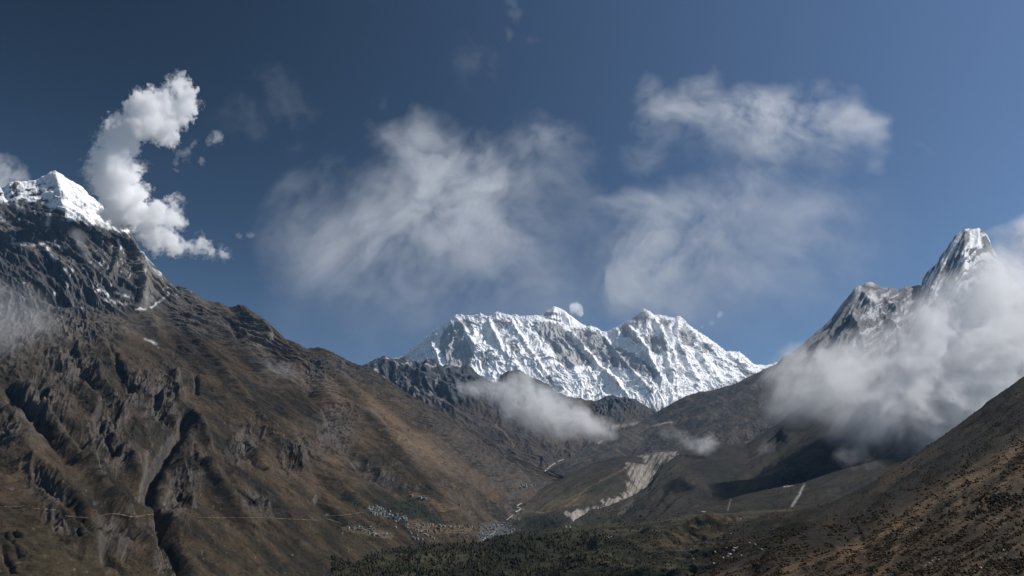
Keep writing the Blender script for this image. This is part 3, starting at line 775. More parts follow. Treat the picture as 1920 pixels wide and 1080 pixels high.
landform("hill", [w[:3] for w in W], [w[3:] for w in W], 1400, 460, SKY_SH, mat=MAT_NEAR, color=col_sh,
         L=170, H=6, octs=4, branch=.4, shear=(.3, 0), noise=(22, 190), crest_keep=.12, crest_min=.10, back=500, back_drop=.6, seed=145, jag=1.2, sky_decay=.3,
         ribs=[([(1100,1030),(1240,990),(1320,975)], 14, 10), ([(1060,1060),(1180,1030),(1330,1000),(1430,985)], 14, 12), ([(1250,1060),(1380,1035),(1500,1000)], 12, -10)],
         label="dark scrubby shoulder across the valley mouth")

# ---- dark spur on the right
def col_ds(g):
    px, py, A, B = g['px'], g['py'], g['A'], g['B']
    n = fbm(A / 110, B / 110, 5, 151); n2 = fbm(A / 12, B / 12, 5, 152); n3 = fbm((px - py * .3) / 80, (py + px * .62) / 14, 5, 153)
    c = mix(c3(.013, .013, .010), c3(.036, .028, .019), np.clip(.35 + n * 1.3 + n3 * 1.2, 0, 1)[..., None])
    return c * (1 + .5 * n2[..., None])
SKY_DS = [(1400,985),(1460,965),(1515,955),(1565,940),(1602,922),(1640,902),(1677,877),(1710,857),(1740,837),(1777,810),(1800,794),(1815,782),(1828,773),(1840,765),(1848,756),(1855,750),(1870,740),(1890,727),(1905,715),(1920,705),(1990,670),(2200,640)]
W = [(1380,990,1.25,1300,1070,.9),(1480,962,1.35,1400,1060,.88),(1565,940,1.4,1480,1050,.86),(1640,902,1.5,1560,1040,.85),(1710,857,1.6,1660,1020,.85),(1777,810,1.7,1760,990,.85),(1840,765,1.75,1860,960,.85),(1920,705,1.8,1960,910,.85),(2050,640,1.9,2100,860,.85),(2250,640,1.9,2300,850,.85)]
landform("hill", [w[:3] for w in W], [w[3:] for w in W], 900, 260, SKY_DS, mat=MAT_NEAR, color=col_ds,
         L=150, H=9, octs=4, branch=.35, shear=(.5, 0), noise=(10, 130), crest_keep=.12, crest_min=.12, back=700, back_drop=.6, seed=155, jag=1.5,
         label="dark spur behind the near right slope")

# ---- near slope on the right
NEAR_RIBS = [([(1940,800),(1877,842),(1790,890),(1700,948),(1620,1000),(1500,1050),(1400,1090)], 14, 9), ([(1920,850),(1800,930),(1700,985),(1560,1060)], 12, -3.5),
             ([(1900,800),(1800,872),(1700,935),(1600,992),(1500,1030)], 10, -26), ([(1790,935),(1840,930),(1870,940)], 14, -5), ([(1950,900),(1850,960),(1760,1010)], 12, 3)]
def col_near(g):
    px, py, A, B = g['px'], g['py'], g['A'], g['B']
    n = fbm(A / 60, B / 60, 5, 161); n2 = fbm(A / 5, B / 5, 5, 162); n3 = fbm((px - py * .3) / 90, (py + px * .58) / 12, 5, 163)
    c = mix(c3(.024, .020, .013), c3(.075, .051, .029), np.clip(.45 + n * 1.2 + n3 * 1.4, 0, 1)[..., None])
    d = sstep(.05, .3, n2 * .9 + n * .4)
    c = lay(c, c3(.020, .018, .012), d * .7)
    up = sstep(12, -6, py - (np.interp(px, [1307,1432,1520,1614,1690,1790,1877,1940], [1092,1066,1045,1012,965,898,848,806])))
    c = lay(c, c3(.018, .016, .012), up * .9)  # shade of the slope above the rib line, darkened in the colour
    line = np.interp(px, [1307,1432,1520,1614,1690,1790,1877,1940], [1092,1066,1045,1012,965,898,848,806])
    lit_band = np.exp(-((py - line - 16) / 20) ** 2) + .7 * np.exp(-((py - line - 70) / 14) ** 2)
    c = lay(c, c3(.115, .076, .042) * (1 + .4 * n2[..., None]), np.clip(lit_band * (.45 + 1.6 * n3), 0, 1))  # sunlit highlight painted into the orange grass along the rib
    return c
SKY_NS = [(1250,1110),(1307,1079),(1370,1055),(1432,1030),(1474,1015),(1520,1000),(1572,980),(1614,965),(1652,932),(1690,912),(1727,892),(1765,865),(1790,848),(1815,832),(1845,812),(1877,795),(1920,767),(1990,725),(2200,600)]
W = [(1180,1150,.45,950,1500,.10),(1250,1112,.55,1050,1500,.10),(1307,1082,.6,1150,1500,.10),(1370,1056,.65,1260,1500,.10),(1432,1030,.7,1370,1480,.10),(1520,1000,.75,1500,1450,.10),(1614,962,.8,1650,1420,.10),(1690,912,.85,1800,1400,.105),(1765,866,.9,1950,1380,.11),
     (1815,834,.95,2100,1360,.12),(1877,796,1.0,2250,1340,.13),(1920,768,1.02,2400,1320,.14),(2050,690,1.05,2600,1300,.15),(2200,600,1.1,2800,1280,.16)]
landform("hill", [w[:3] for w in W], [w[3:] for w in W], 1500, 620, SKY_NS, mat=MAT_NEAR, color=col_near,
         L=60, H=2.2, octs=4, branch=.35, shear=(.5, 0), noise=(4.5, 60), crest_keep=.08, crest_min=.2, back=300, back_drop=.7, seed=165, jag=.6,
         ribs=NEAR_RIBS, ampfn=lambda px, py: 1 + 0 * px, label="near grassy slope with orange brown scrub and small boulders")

# ---- valley floor and land out to the horizon
g = plain("valley_ground", (.05, .04, .028), .95, 60, .4)
o = mesh_obj("ground", [(-60000, -20000, -420), (60000, -20000, -420), (60000, 90000, -420), (-60000, 90000, -420)], [(0, 1, 2, 3)], g)
tag(o, kind="structure")

# ------------------------------------------------------------------ paths and river, draped on the slopes
def drape(name, pts, wpx, mat, lift=1.2, label=None, wob=.4):
    pts = np.array(pts, float)
    seg = np.hypot(*(pts[1:] - pts[:-1]).T); L = np.concatenate([[0], np.cumsum(seg)])
    n = max(4, int(L[-1] / 1.6))
    t = np.linspace(0, L[-1], n)
    x = np.interp(t, L, pts[:, 0]); y = np.interp(t, L, pts[:, 1]) + fbm(t / 7, t * 0 + 3.3, 3, int(pts[0, 0])) * wob * 3
    dx = np.gradient(x); dy = np.gradient(y); m = np.hypot(dx, dy); nx, ny = -dy / m, dx / m
    V = []; ok = []
    w = wpx * np.clip(.7 + 1.1 * fbm(t / 7, t * 0, 4, 5), .15, 1.6) * .5
    for k in range(n):
        g = ground_at(x[k], y[k])
        if g is None: continue
        mpp = g.y / FPX / CP
        side = Vector((nx[k], 0, -ny[k])) * float(w[k]) * mpp
        # the strip leans with the slope: its lower side sits nearer
        a = g + side; b = g - side
        slope = 1.1
        a.y += side.z * slope; b.y -= side.z * slope
        for q in (a, b): q -= g.normalized() * lift; V.append(q[:])
    n = len(V) // 2
    Q = []
    for k in range(n - 1):
        if (Vector(V[2 * k]) - Vector(V[2 * k + 2])).length < 120:
            Q.append((2 * k, 2 * k + 1, 2 * k + 3, 2 * k + 2))
    if not Q: return
    o = mesh_obj(name, V, Q, mat)
    return tag(o, label, kind="structure")

M_PATH = plain("trodden_earth", (.15, .12, .085), .95, 9, .35)
M_RIVER = plain("river_stones_and_white_water", (.26, .26, .245), .7, 8, .4)
for pts in ([(-10,950),(31,950),(40,949),(46,947)], [(65,953),(84,955),(104,956)], [(123,967),(140,969),(156,970),(170,971)], [(181,970),(198,964),(221,963),(242,968),(258,969),(277,965),(292,964)]):
    drape("path", pts, 1.5, M_PATH, 2.0, "pale footpath cut across the brown slope")
drape("path", [(370,970),(420,971),(475,970),(540,973),(596,975)], .8, M_PATH, 2.0)
drape("path", [(604,967),(642,966),(665,963),(682,960)], 1.1, M_PATH, 2.5)
drape("path", [(612,972),(636,980),(650,990)], 1.0, M_PATH, 2.5)
drape("path", [(826,960),(845,955),(860,951),(850,945),(838,938)], 1.1, M_PATH, 2.5)
drape("path", [(738,1000),(733,1010),(728,1020)], 1.1, M_PATH, 2.5)
drape("river", [(1057,861),(1046,866),(1036,871),(1028,878),(1021,884)], 2.2, M_RIVER, 3)
drape("river", [(978,944),(969,948),(971,951),(977,953),(972,957),(967,960)], 2.6, M_RIVER, 3)
drape("river", [(962,965),(956,970),(950,975)], 1.8, M_RIVER, 3)
drape("river", [(905,1013),(912,1007),(925,1000),(932,992)], 1.6, M_RIVER, 3)

# ------------------------------------------------------------------ village houses
M_WALL = plain("whitewashed_stone", (.30, .29, .27), .9, 2, .2)
M_WALLS = plain("bare_stone", (.20, .185, .165), .9, 2, .3)
ROOFS = {"blue": plain("blue_sheet_roof", (.10, .19, .30), .5, 1.5, .15), "green": plain("green_sheet_roof", (.09, .19, .16), .5, 1.5, .15),
         "pale grey": plain("grey_sheet_roof", (.26, .28, .29), .6, 1.5, .15), "dark": plain("slate_roof", (.10, .095, .09), .8, 1.5, .25)}

def house_meshes(w, d, h, rh, mat, roofmat):
    """walls with gables, door and window recesses; overhanging pitched roof"""
    V = []; Q = []
    def box(x0, x1, y0, y1, z0, z1):
        b = len(V)
        V.extend([(x, y, z) for z in (z0, z1) for y in (y0, y1) for x in (x0, x1)])
        for f in [(0, 2, 3, 1), (4, 5, 7, 6), (0, 1, 5, 4), (2, 6, 7, 3), (0, 4, 6, 2), (1, 3, 7, 5)]: Q.append([b + i for i in f])
    box(-w / 2, w / 2, -d / 2, d / 2, -2.5, h)
    b = len(V)                                    # gable wedge
    V.extend([(-w / 2, -d / 2, h), (-w / 2, d / 2, h), (-w / 2, 0, h + rh), (w / 2, -d / 2, h), (w / 2, d / 2, h), (w / 2, 0, h + rh)])
    Q.extend([[b, b + 1, b + 2, b + 2], [b + 3, b + 5, b + 4, b + 4]])
    me_w = (list(V), [q for q in Q])
    V = []; Q = []
    o = .6; t = .18
    for s in (-1, 1):
        b = len(V)
        lo = (s * (d / 2 + o), h - o * rh / (d / 2)); hi = (0, h + rh)
        for x in (-w / 2 - o, w / 2 + o):
            V.extend([(x, lo[0], lo[1] + .05), (x, hi[0], hi[1] + .05), (x, hi[0], hi[1] + t + .05), (x, lo[0], lo[1] + t + .05)])
        for f in [(0, 1, 2, 3), (4, 7, 6, 5), (0, 4, 5, 1), (3, 2, 6, 7), (0, 3, 7, 4)]: Q.append([b + i for i in f])
    me_r = (V, Q)
    return me_w, me_r

def raw_mesh(name, V, Q, mat):
    me = bpy.data.meshes.new(name)
    me.from_pydata([tuple(v) for v in V], [], [tuple(dict.fromkeys(q)) for q in Q])
    me.materials.append(mat); me.update()
    return me

HM = {}
def house_proto(kind, size):
    if (kind, size) not in HM:
        w, d, h = [(9, 6, 3.6), (13, 7, 4.5), (7, 5, 3.0)][size]
        wl, rf = house_meshes(w, d, h, 1.7, None, None)
        wm = M_WALLS if kind == "dark" else M_WALL
        W = raw_mesh("house", *wl, wm)
        # door and shutters set into the long face, as darker panels standing 4 cm proud
        HM[(kind, size)] = (W, raw_mesh("roof", *rf, ROOFS[kind]), (w, d, h))
    return HM[(kind, size)]
M_DOOR = plain("painted_wood", (.05, .07, .10), .7)
def door_mesh(w, d, h):
    V = []; Q = []
    def pan(x0, x1, z0, z1):
        b = len(V); y0, y1 = -d / 2 - .06, -d / 2 + .02
        V.extend([(x, y, z) for z in (z0, z1) for y in (y0, y1) for x in (x0, x1)])
        for f in [(0, 2, 3, 1), (4, 5, 7, 6), (0, 1, 5, 4), (2, 6, 7, 3), (0, 4, 6, 2), (1, 3, 7, 5)]: Q.append([b + i for i in f])
    return V, Q, pan
DM = {}
for s_, (w, d, h) in enumerate([(9, 6, 3.6), (13, 7, 4.5), (7, 5, 3.0)]):
    V, Q, pan = door_mesh(w, d, h); pan(-.5, .5, 0, 2.1); dm = raw_mesh("door", V, Q, M_DOOR)
    V, Q, pan = door_mesh(w, d, h); pan(-.6, .6, 1.0, 2.2); wm_ = raw_mesh("window", V, Q, M_DOOR)
    DM[s_] = (dm, wm_, w)

def house(px, py, kind, size, where, group, rot, unique=None, parts=False, grow=1.0):
    g = ground_at(px, py)
    if g is None: return
    W, Rm, dims = house_proto(kind, size)
    o = bpy.data.objects.new("house", W); COL.objects.link(o)
    o.location = g; o.rotation_euler = (0, 0, rot); o.scale = (grow, grow, grow)
    r = bpy.data.objects.new("roof", Rm); COL.objects.link(r); r.parent = o
    if parts:
        dm, wm_, w = DM[size]
        q = bpy.data.objects.new("door", dm); COL.objects.link(q); q.parent = o
        for sx in (-.3, .3):
            q = bpy.data.objects.new("window", wm_); COL.objects.link(q); q.parent = o; q.location = (w * sx, 0, 0)
    wall = "bare stone" if kind == "dark" else "whitewashed"
    roof = {"blue": "blue metal", "green": "green metal", "pale grey": "pale grey metal", "dark": "dark slate"}[kind]
    tag(o, unique or f"{wall} house with {roof} roof {where}", "house", group)

CL = [("in the upper village cluster under the dark wood", "houses of the upper village cluster", [(686,951),(712,948),(735,960),(765,968),(772,976),(740,978),(700,966)], 50, (.2, .25, .4, .15)),
      ("beside the lower left terraced fields", "houses beside the lower left terraces", [(640,986),(700,988),(735,1004),(700,1006)], 18, (.15, .15, .4, .3)),
      ("in the row along the middle terraced fields", "houses along the middle terraces", [(775,984),(885,984),(888,992),(780,998)], 26, (.15, .3, .4, .15)),
      ("in the riverside cluster at the valley bottom", "houses of the riverside cluster", [(896,992),(925,979),(950,982),(974,992),(955,1002),(915,1010),(896,1012)], 52, (.35, .2, .25, .2)),
      ("in the far hamlet above the river bend", "houses of the far hamlet", [(972,908),(1005,904),(1006,909),(975,915)], 9, (.1, .4, .4, .1)),
      ("scattered on the slope between the two clusters", "houses between the clusters", [(735,985),(770,980),(800,1000),(850,1010),(780,1012)], 22, (.1, .2, .4, .3))]
def in_poly(x, y, P):
    c = False
    for i in range(len(P)):
        x0, y0 = P[i]; x1, y1 = P[(i + 1) % len(P)]
        if (y0 > y) != (y1 > y) and x < (x1 - x0) * (y - y0) / (y1 - y0) + x0: c = not c
    return c
for where, grp, P, n, pr in CL:
    xs = [p[0] for p in P]; ys = [p[1] for p in P]; k = 0; got = []
    while k < n:
        x, y = random.uniform(min(xs), max(xs)), random.uniform(min(ys), max(ys))
        if not in_poly(x, y, P): continue
        if any(abs(x - a) < 3.2 and abs(y - b) < 1.6 for a, b in got) and random.random() < .93: continue
        got.append((x, y)); k += 1
        kind = random.choices(["blue", "green", "pale grey", "dark"], pr)[0]
        house(x, y, kind, random.choices([0, 1, 2], (.5, .2, .3))[0], where, grp, random.gauss(-.3, .35), grow=.72 if "far" not in where else 1.1)
for x, y, kind, size, u in [(787,934,"blue",1,"long blue roofed monastery building on the tan terrace above the dark wood"), (796,936,"blue",1,"second long blue roofed building right of the monastery on the tan terrace"),
                            (772,930,"pale grey",0,"grey roofed house at the left end of the tan terrace"), (862,946,"dark",2,"tiny stone hut at the right tip of the tan terrace")]:
    house(x, y, kind, size, "", None, -.3, u, parts=True)
house(1319, 963, "pale grey", 0, "", None, .2, "lone pale roofed hut on the crest of the dark shoulder", parts=True, grow=.8)

# ------------------------------------------------------------------ boulders
def rock_mesh(seed, flat=.7):
    r = random.Random(seed)
    import bmesh
    bm = bmesh.new(); bmesh.ops.create_icosphere(bm, subdivisions=3, radius=1)
    planes = [(Vector((r.gauss(0, 1), r.gauss(0, 1), r.gauss(0, .8))).normalized(), r.uniform(.55, .85)) for _ in range(11)]
    for v in bm.verts:
        for n, d in planes:
            k = v.co.dot(n)
            if k > d: v.co -= n * (k - d) * .9
        v.co.z *= flat
        v.co += v.normal * r.uniform(-.02, .02)
    me = bpy.data.meshes.new("boulder"); bm.to_mesh(me); bm.free()
    return me
M_ROCK = plain("lichen_grey_granite", (.34, .33, .31), .9, .5, .35)
RM = [rock_mesh(k, .6 + .1 * (k % 3)) for k in range(6)]
for m in RM: m.materials.append(M_ROCK)
def boulder(px, py, sz, label, group=None, k=0):
    g = ground_at(px, py)
    if g is None: return
    o = bpy.data.objects.new("boulder", RM[k % 6]); COL.objects.link(o)
    s = sz * g.y / FPX / CP * .5
    o.location = g + Vector((0, 0, s * .15)); o.scale = (s * 1.25, s, s); o.rotation_euler = (0, .1, k * 1.3)
    tag(o, label, "boulder", group)
boulder(1838, 1066, 8, "largest pale boulder near the bottom right corner of the scrub slope", k=1)
boulder(1639, 1063, 5, "lone pale boulder low in the brown grass left of the dark clump", k=2)
for k, (x, y, z) in enumerate([(1881,1032,5),(1886,1040,4),(1894,1025,4),(1876,1047,4),(1868,973,4),(1849,980,4.5),(1826,1072,5),(1832,1060,4),(1717,992,5),(1712,996,4),(1722,990,3.5),(1708,1070,4),(1753,1047,5),(1748,1052,4),(1760,1050,4),(1742,1056,4),(1736,1061,4),
                               (1898,1062,4),(1907,1071,5),(1788,1022,3.5),(1684,1000,3.5),(1660,1052,3),(1520,1066,3.5),(1776,954,3),(1690,1036,3),(1905,1046,3.5),(1700,1004,3)]):
    boulder(x, y, z, "small pale boulder half buried in the brown scrub of the near slope", "small boulders on the near slope", k)
for k, (x, y, z) in enumerate([(1368,1040,7),(1374,1033,6),(1378,1029,7),(1383,1027,5),(1364,1044,5),(1356,1046,4),(1372,1046,4),(1338,1057,5),(1426,1030,6),(1431,1032,4),(1341,1035,5),(1416,1022,5),(1405,1018,4),(1370,1001,4),(1345,999,5),(1352,1002,4),
                               (1395,972,5),(1388,974,4),(1141,1009,5),(1146,1007,4),(1136,1011,4),(1352,1010,3.5),(1390,1042,4),(1362,1028,4),(1300,1048,3),(1295,1030,3)]):
    boulder(x, y, z, "pale rock among the scrub of the dark shoulder behind the near slope", "pale rocks on the dark shoulder", k + 3)

# ------------------------------------------------------------------ scrub, trees and grass tufts: nobody could count them
def ico():
    import bmesh
    bm = bmesh.new(); bmesh.ops.create_icosphere(bm, subdivisions=1, radius=1)
    V = np.array([v.co[:] for v in bm.verts]); Fc = np.array([[v.index for v in f.verts] for f in bm.faces]); bm.free()
    return V, Fc
def ico2():
    import bmesh
    bm = bmesh.new(); bmesh.ops.create_icosphere(bm, subdivisions=2, radius=1)
    V = np.array([v.co[:] for v in bm.verts]); Fc = np.array([[v.index for v in f.verts] for f in bm.faces]); bm.free()
    return V, Fc
IV, IF = ico()

def scatter(name, pts, sizes, aspect, cols, mat, jitter=.35, seed=1, lean=0.0, conic=0.0):
    r = np.random.default_rng(seed)
    n = len(pts); nv = len(IV)
    B = IV[None] * (1 + r.uniform(-jitter, jitter, (n, nv, 1)))
    if conic:
        B[..., :2] *= (1 - conic * np.clip(IV[None, :, 2:3] * .6 + .4, 0, 1))
    a = r.uniform(0, 6.28, n); ca, sa = np.cos(a)[:, None], np.sin(a)[:, None]
    x = B[..., 0] * ca - B[..., 1] * sa; y = B[..., 0] * sa + B[..., 1] * ca
    B = np.stack([x, y, B[..., 2]], -1) * sizes[:, None, None]
    B[..., 2] *= aspect[:, None]
    B[..., 2] += (sizes * aspect * .55)[:, None]
    V = (B + pts[:, None]).reshape(-1, 3)
    Fc = (IF[None] + (np.arange(n) * nv)[:, None, None]).reshape(-1, 3)
    C = np.repeat(cols[:, None], nv, 1) * (1 + r.uniform(-.25, .25, (n, nv, 1)))
    o = mesh_obj(name, V, Fc, mat, C.reshape(-1, 3), smooth=False)
    return tag(o, kind="stuff")

def spread(n, x0, x1, y0, y1, dens, ymin, ymax, seed):
    r = np.random.default_rng(seed)
    X = r.uniform(x0, x1, n); Y = r.uniform(y0, y1, n)
    keep = r.uniform(0, 1, n) < dens(X, Y)
    X, Y = X[keep], Y[keep]
    ix = np.round(X + ZOX).astype(int); iy = np.round(Y + ZOY).astype(int)
    d = ZBUF[iy, ix]
    ok = (d > ymin) & (d < ymax)
    X, Y, d = X[ok], Y[ok], d[ok]
    return X, Y, d, unproj(X, Y, d)

M_LEAF = terrain_material("scrub_leaves", .8, .5, .5, .6)
# near slope
def dn(X, Y):
    n = .8 * fbm(X / 22, Y / 14, 5, 301) + 1.1 * fbm((X - Y * .3) / 60, (Y + X * .58) / 11, 4, 302)
    return np.clip(.34 + 2.0 * n, .03, 1) * mix(.5, 1, sstep(900, 1060, Y))
X, Y, d, P = spread(150000, 1300, 1925, 740, 1085, dn, 60, 1080, 11)
r = np.random.default_rng(12)
mpp = d / FPX / CP
sz = mpp * (.5 + 1.3 * r.uniform(0, 1, len(X)) ** 4) * mix(.9, 1.5, sstep(900, 400, d))
tone = np.clip(r.uniform(0, 1, len(X)) * .8 + fbm(X / 30, Y / 15, 3, 303) * .8 + .12, 0, 1)
cols = np.where((tone > .62)[:, None], mix(c3(.055, .038, .022), c3(.095, .060, .031), np.clip((tone - .62) * 2.6, 0, 1)[:, None]), mix(c3(.022, .020, .013), c3(.050, .038, .022), (tone / .62)[:, None]))
scatter("scrub", P, sz, r.uniform(.5, 1.25, len(X)), cols, M_LEAF, seed=13)
# larger dark clumps
pts = [(1880,935,20),(1868,942,18),(1895,940,18),(1855,945,14),(1905,932,16),(1830,965,14),(1818,972,12),(1840,960,12),(1632,1068,9),(1636,1074,8),(1625,1072,7),(1735,955,8),(1742,948,9),(1728,960,7),(1900,1050,14),(1880,1062,13),(1910,1060,14),(1860,1055,10),(1780,985,6),(1565,985,5),(1566,975,4)]
cl = []
for x, y, s_ in pts:
    for k in range(int(s_ * 1.6)):
        cl.append((x + random.gauss(0, s_ * .45), y + random.gauss(0, s_ * .22), s_ * random.uniform(.10, .26)))
cl = np.array(cl); cx_, cy_ = np.clip(cl[:, 0], 1300, 1990), np.clip(cl[:, 1], 700, 1090)
dd = ZBUF[np.round(cy_).astype(int), np.round(cx_ + ZOX).astype(int)]; ok = (dd > 50) & (dd < 1100)
PP = unproj(cx_[ok], cy_[ok], dd[ok]); ss = cl[ok, 2] * dd[ok] / FPX / CP
scatter("undergrowth", PP, ss, np.full(len(ss), .7), np.tile(c3(.012, .011, .007), (len(ss), 1)), M_LEAF, seed=15)
# dark spur and shoulder: low scrub with juniper and dwarf trees
def ds(X, Y):
    n = fbm(X / 34, Y / 14, 4, 311)
    return np.clip(.40 + .45 * sstep(1350, 1150, X) * sstep(1000, 1015, Y) + 2.0 * n, .04, 1)
X, Y, d, P = spread(90000, 620, 1925, 700, 1085, ds, 600, 2100, 21)
r = np.random.default_rng(22); mpp = d / FPX / CP
tall = sstep(1350, 1000, X) * sstep(985, 1005, Y)
sz = mpp * (.45 + 1.3 * r.uniform(0, 1, len(X)) ** 3) * (1 + .5 * tall)
tone = np.clip(r.uniform(0, 1, len(X)) * .7 + fbm(X / 40, Y / 16, 3, 313) * .9 + .2 + .25 * sstep(1000, 1400, X), 0, 1)
cols = mix(c3(.010, .013, .007), c3(.050, .043, .021), (tone ** 1.6)[:, None])
scatter("woodland", P, sz, .7 + 1.1 * tall * r.uniform(.3, 1, len(X)), cols, M_LEAF, seed=23, conic=.35)
# trees round the village and on the knoll left of the scar foot
def dv(X, Y):
    a = np.maximum.reduce([blob(X, Y, 800, 968, 34, 12, 30), blob(X, Y, 750, 958, 26, 9, 15), blob(X, Y, 665, 940, 34, 8, 35), blob(X, Y, 1020, 980, 40, 12), blob(X, Y, 860, 990, 50, 8), .6 * blob(X, Y, 690, 985, 60, 14), .6 * blob(X, Y, 880, 1005, 60, 8),
                           .7 * blob(X, Y, 960, 985, 20, 10), .8 * blob(X, Y, 1170, 965, 60, 16), .8 * blob(X, Y, 1480, 905, 26, 16), .5 * blob(X, Y, 270, 1050, 60, 30)])
    return np.clip(a * (1 + 1.5 * fbm(X / 14, Y / 8, 3, 321)), 0, 1)
X, Y, d, P = spread(26000, 200, 1560, 860, 1078, dv, 1200, 5600, 31)
r = np.random.default_rng(32); mpp = d / FPX / CP
scatter("forest", P, np.minimum(mpp * r.uniform(.6, 1.1, len(X)), 5), r.uniform(.9, 1.6, len(X)), mix(c3(.009, .014, .008), c3(.028, .032, .016), r.uniform(0, 1, len(X))[:, None]), M_LEAF, seed=33, conic=.4)
# scattered bushes and stones on the big left slope
def dl(X, Y):
    return np.clip(.25 + 1.6 * fbm(X / 40, Y / 40, 4, 331), 0, 1)
X, Y, d, P = spread(26000, -5, 960, 620, 1085, dl, 1000, 5600, 41)
r = np.random.default_rng(42); mpp = d / FPX / CP
tn = r.uniform(0, 1, len(X))
cols = np.where((tn > .82)[:, None], mix(c3(.08, .065, .05), c3(.17, .15, .12), r.uniform(0, 1, (len(X), 1))), mix(c3(.014, .015, .010), c3(.045, .034, .020), r.uniform(0, 1, (len(X), 1))))
scatter("shrubbery", P, mpp * r.uniform(.35, .95, len(X)), r.uniform(.5, .9, len(X)), cols, M_LEAF, seed=43)

# ------------------------------------------------------------------ two birds soaring far off
M_BIRD = plain("black_feathers", (.015, .015, .017), .6)
def bird(px, py, D, span, bank, label):
    V = []; Q = []
    sec = [(-.42, .012, .012, 0), (-.30, .05, .045, 0), (-.12, .085, .075, 0), (.08, .085, .08, 0), (.24, .055, .055, .01), (.33, .05, .05, .02), (.40, .015, .015, .01)]   # body along y
    for y, rx, rz, z in sec:
        for k in range(8):
            a = k * math.pi / 4; V.append((rx * math.cos(a), y, z + rz * math.sin(a)))
    for i in range(len(sec) - 1):
        for k in range(8): Q.append((i * 8 + k, i * 8 + (k + 1) % 8, i * 8 + 8 + (k + 1) % 8, i * 8 + 8 + k))
    for s in (-1, 1):                                                 # wings with thickness, raised and swept
        ws = [(0, -.10, .20, .02), (.25, -.14, .24, .07), (.55, -.16, .20, .12), (.85, -.20, .10, .13), (1.0, -.16, .0, .12)]
        b = len(V)
        for x, y0, y1, z in ws:
            x_ = s * (.05 + x * .75)
            V += [(x_, y0, z), (x_, y1, z), (x_, y1, z + .015), (x_, y0, z + .015)]
        for i in range(len(ws) - 1):
            for k in range(4): Q.append((b + i * 4 + k, b + i * 4 + (k + 1) % 4, b + i * 4 + 4 + (k + 1) % 4, b + i * 4 + 4 + k))
        Q.append((b + 16, b + 17, b + 18, b + 19))
    b = len(V); V += [(-.04, -.38, 0), (.04, -.38, 0), (.12, -.62, 0), (-.12, -.62, 0), (-.04, -.38, .012), (.04, -.38, .012), (.12, -.62, .012), (-.12, -.62, .012)]
    Q += [(b, b + 1, b + 2, b + 3), (b + 4, b + 7, b + 6, b + 5), (b, b + 4, b + 5, b + 1), (b + 1, b + 5, b + 6, b + 2), (b + 2, b + 6, b + 7, b + 3), (b + 3, b + 7, b + 4, b)]
    o = mesh_obj("bird", V, Q, M_BIRD)
    o.location = unproj(px, py, D); o.scale = (span / 1.7,) * 3; o.rotation_euler = bank
    tag(o, label, "bird")
bird(670, 470, 420, 1.5, (R(10), R(-25), R(70)), "tiny dark bird gliding before the thin cloud veil")
bird(1787, 749, 380, 1.2, (R(5), R(20), R(-60)), "tiny dark bird against the white cloud on the right")

# ------------------------------------------------------------------ air and clouds
def volume_mat(name, density, color=(1, 1, 1), g=0.0):
    m = bpy.data.materials.new(name); m.use_nodes = True
    N = m.node_tree.nodes; N.clear()
    out = N.new("ShaderNodeOutputMaterial"); v = N.new("ShaderNodeVolumePrincipled")
    v.inputs["Color"].default_value = (*color, 1)
    v.inputs["Density"].default_value = density
    v.inputs["Anisotropy"].default_value = g
    m.node_tree.links.new(v.outputs[0], out.inputs["Volume"])
    try: m.cycles.homogeneous_volume = True
    except Exception: pass
    return m

def box_mesh(name, x0, x1, y0, y1, z0, z1, mat):
    V = [(x, y, z) for z in (z0, z1) for y in (y0, y1) for x in (x0, x1)]
    Q = [(0, 2, 3, 1), (4, 5, 7, 6), (0, 1, 5, 4), (2, 6, 7, 3), (0, 4, 6, 2), (1, 3, 7, 5)]
    return mesh_obj(name, V, Q, mat, smooth=False)

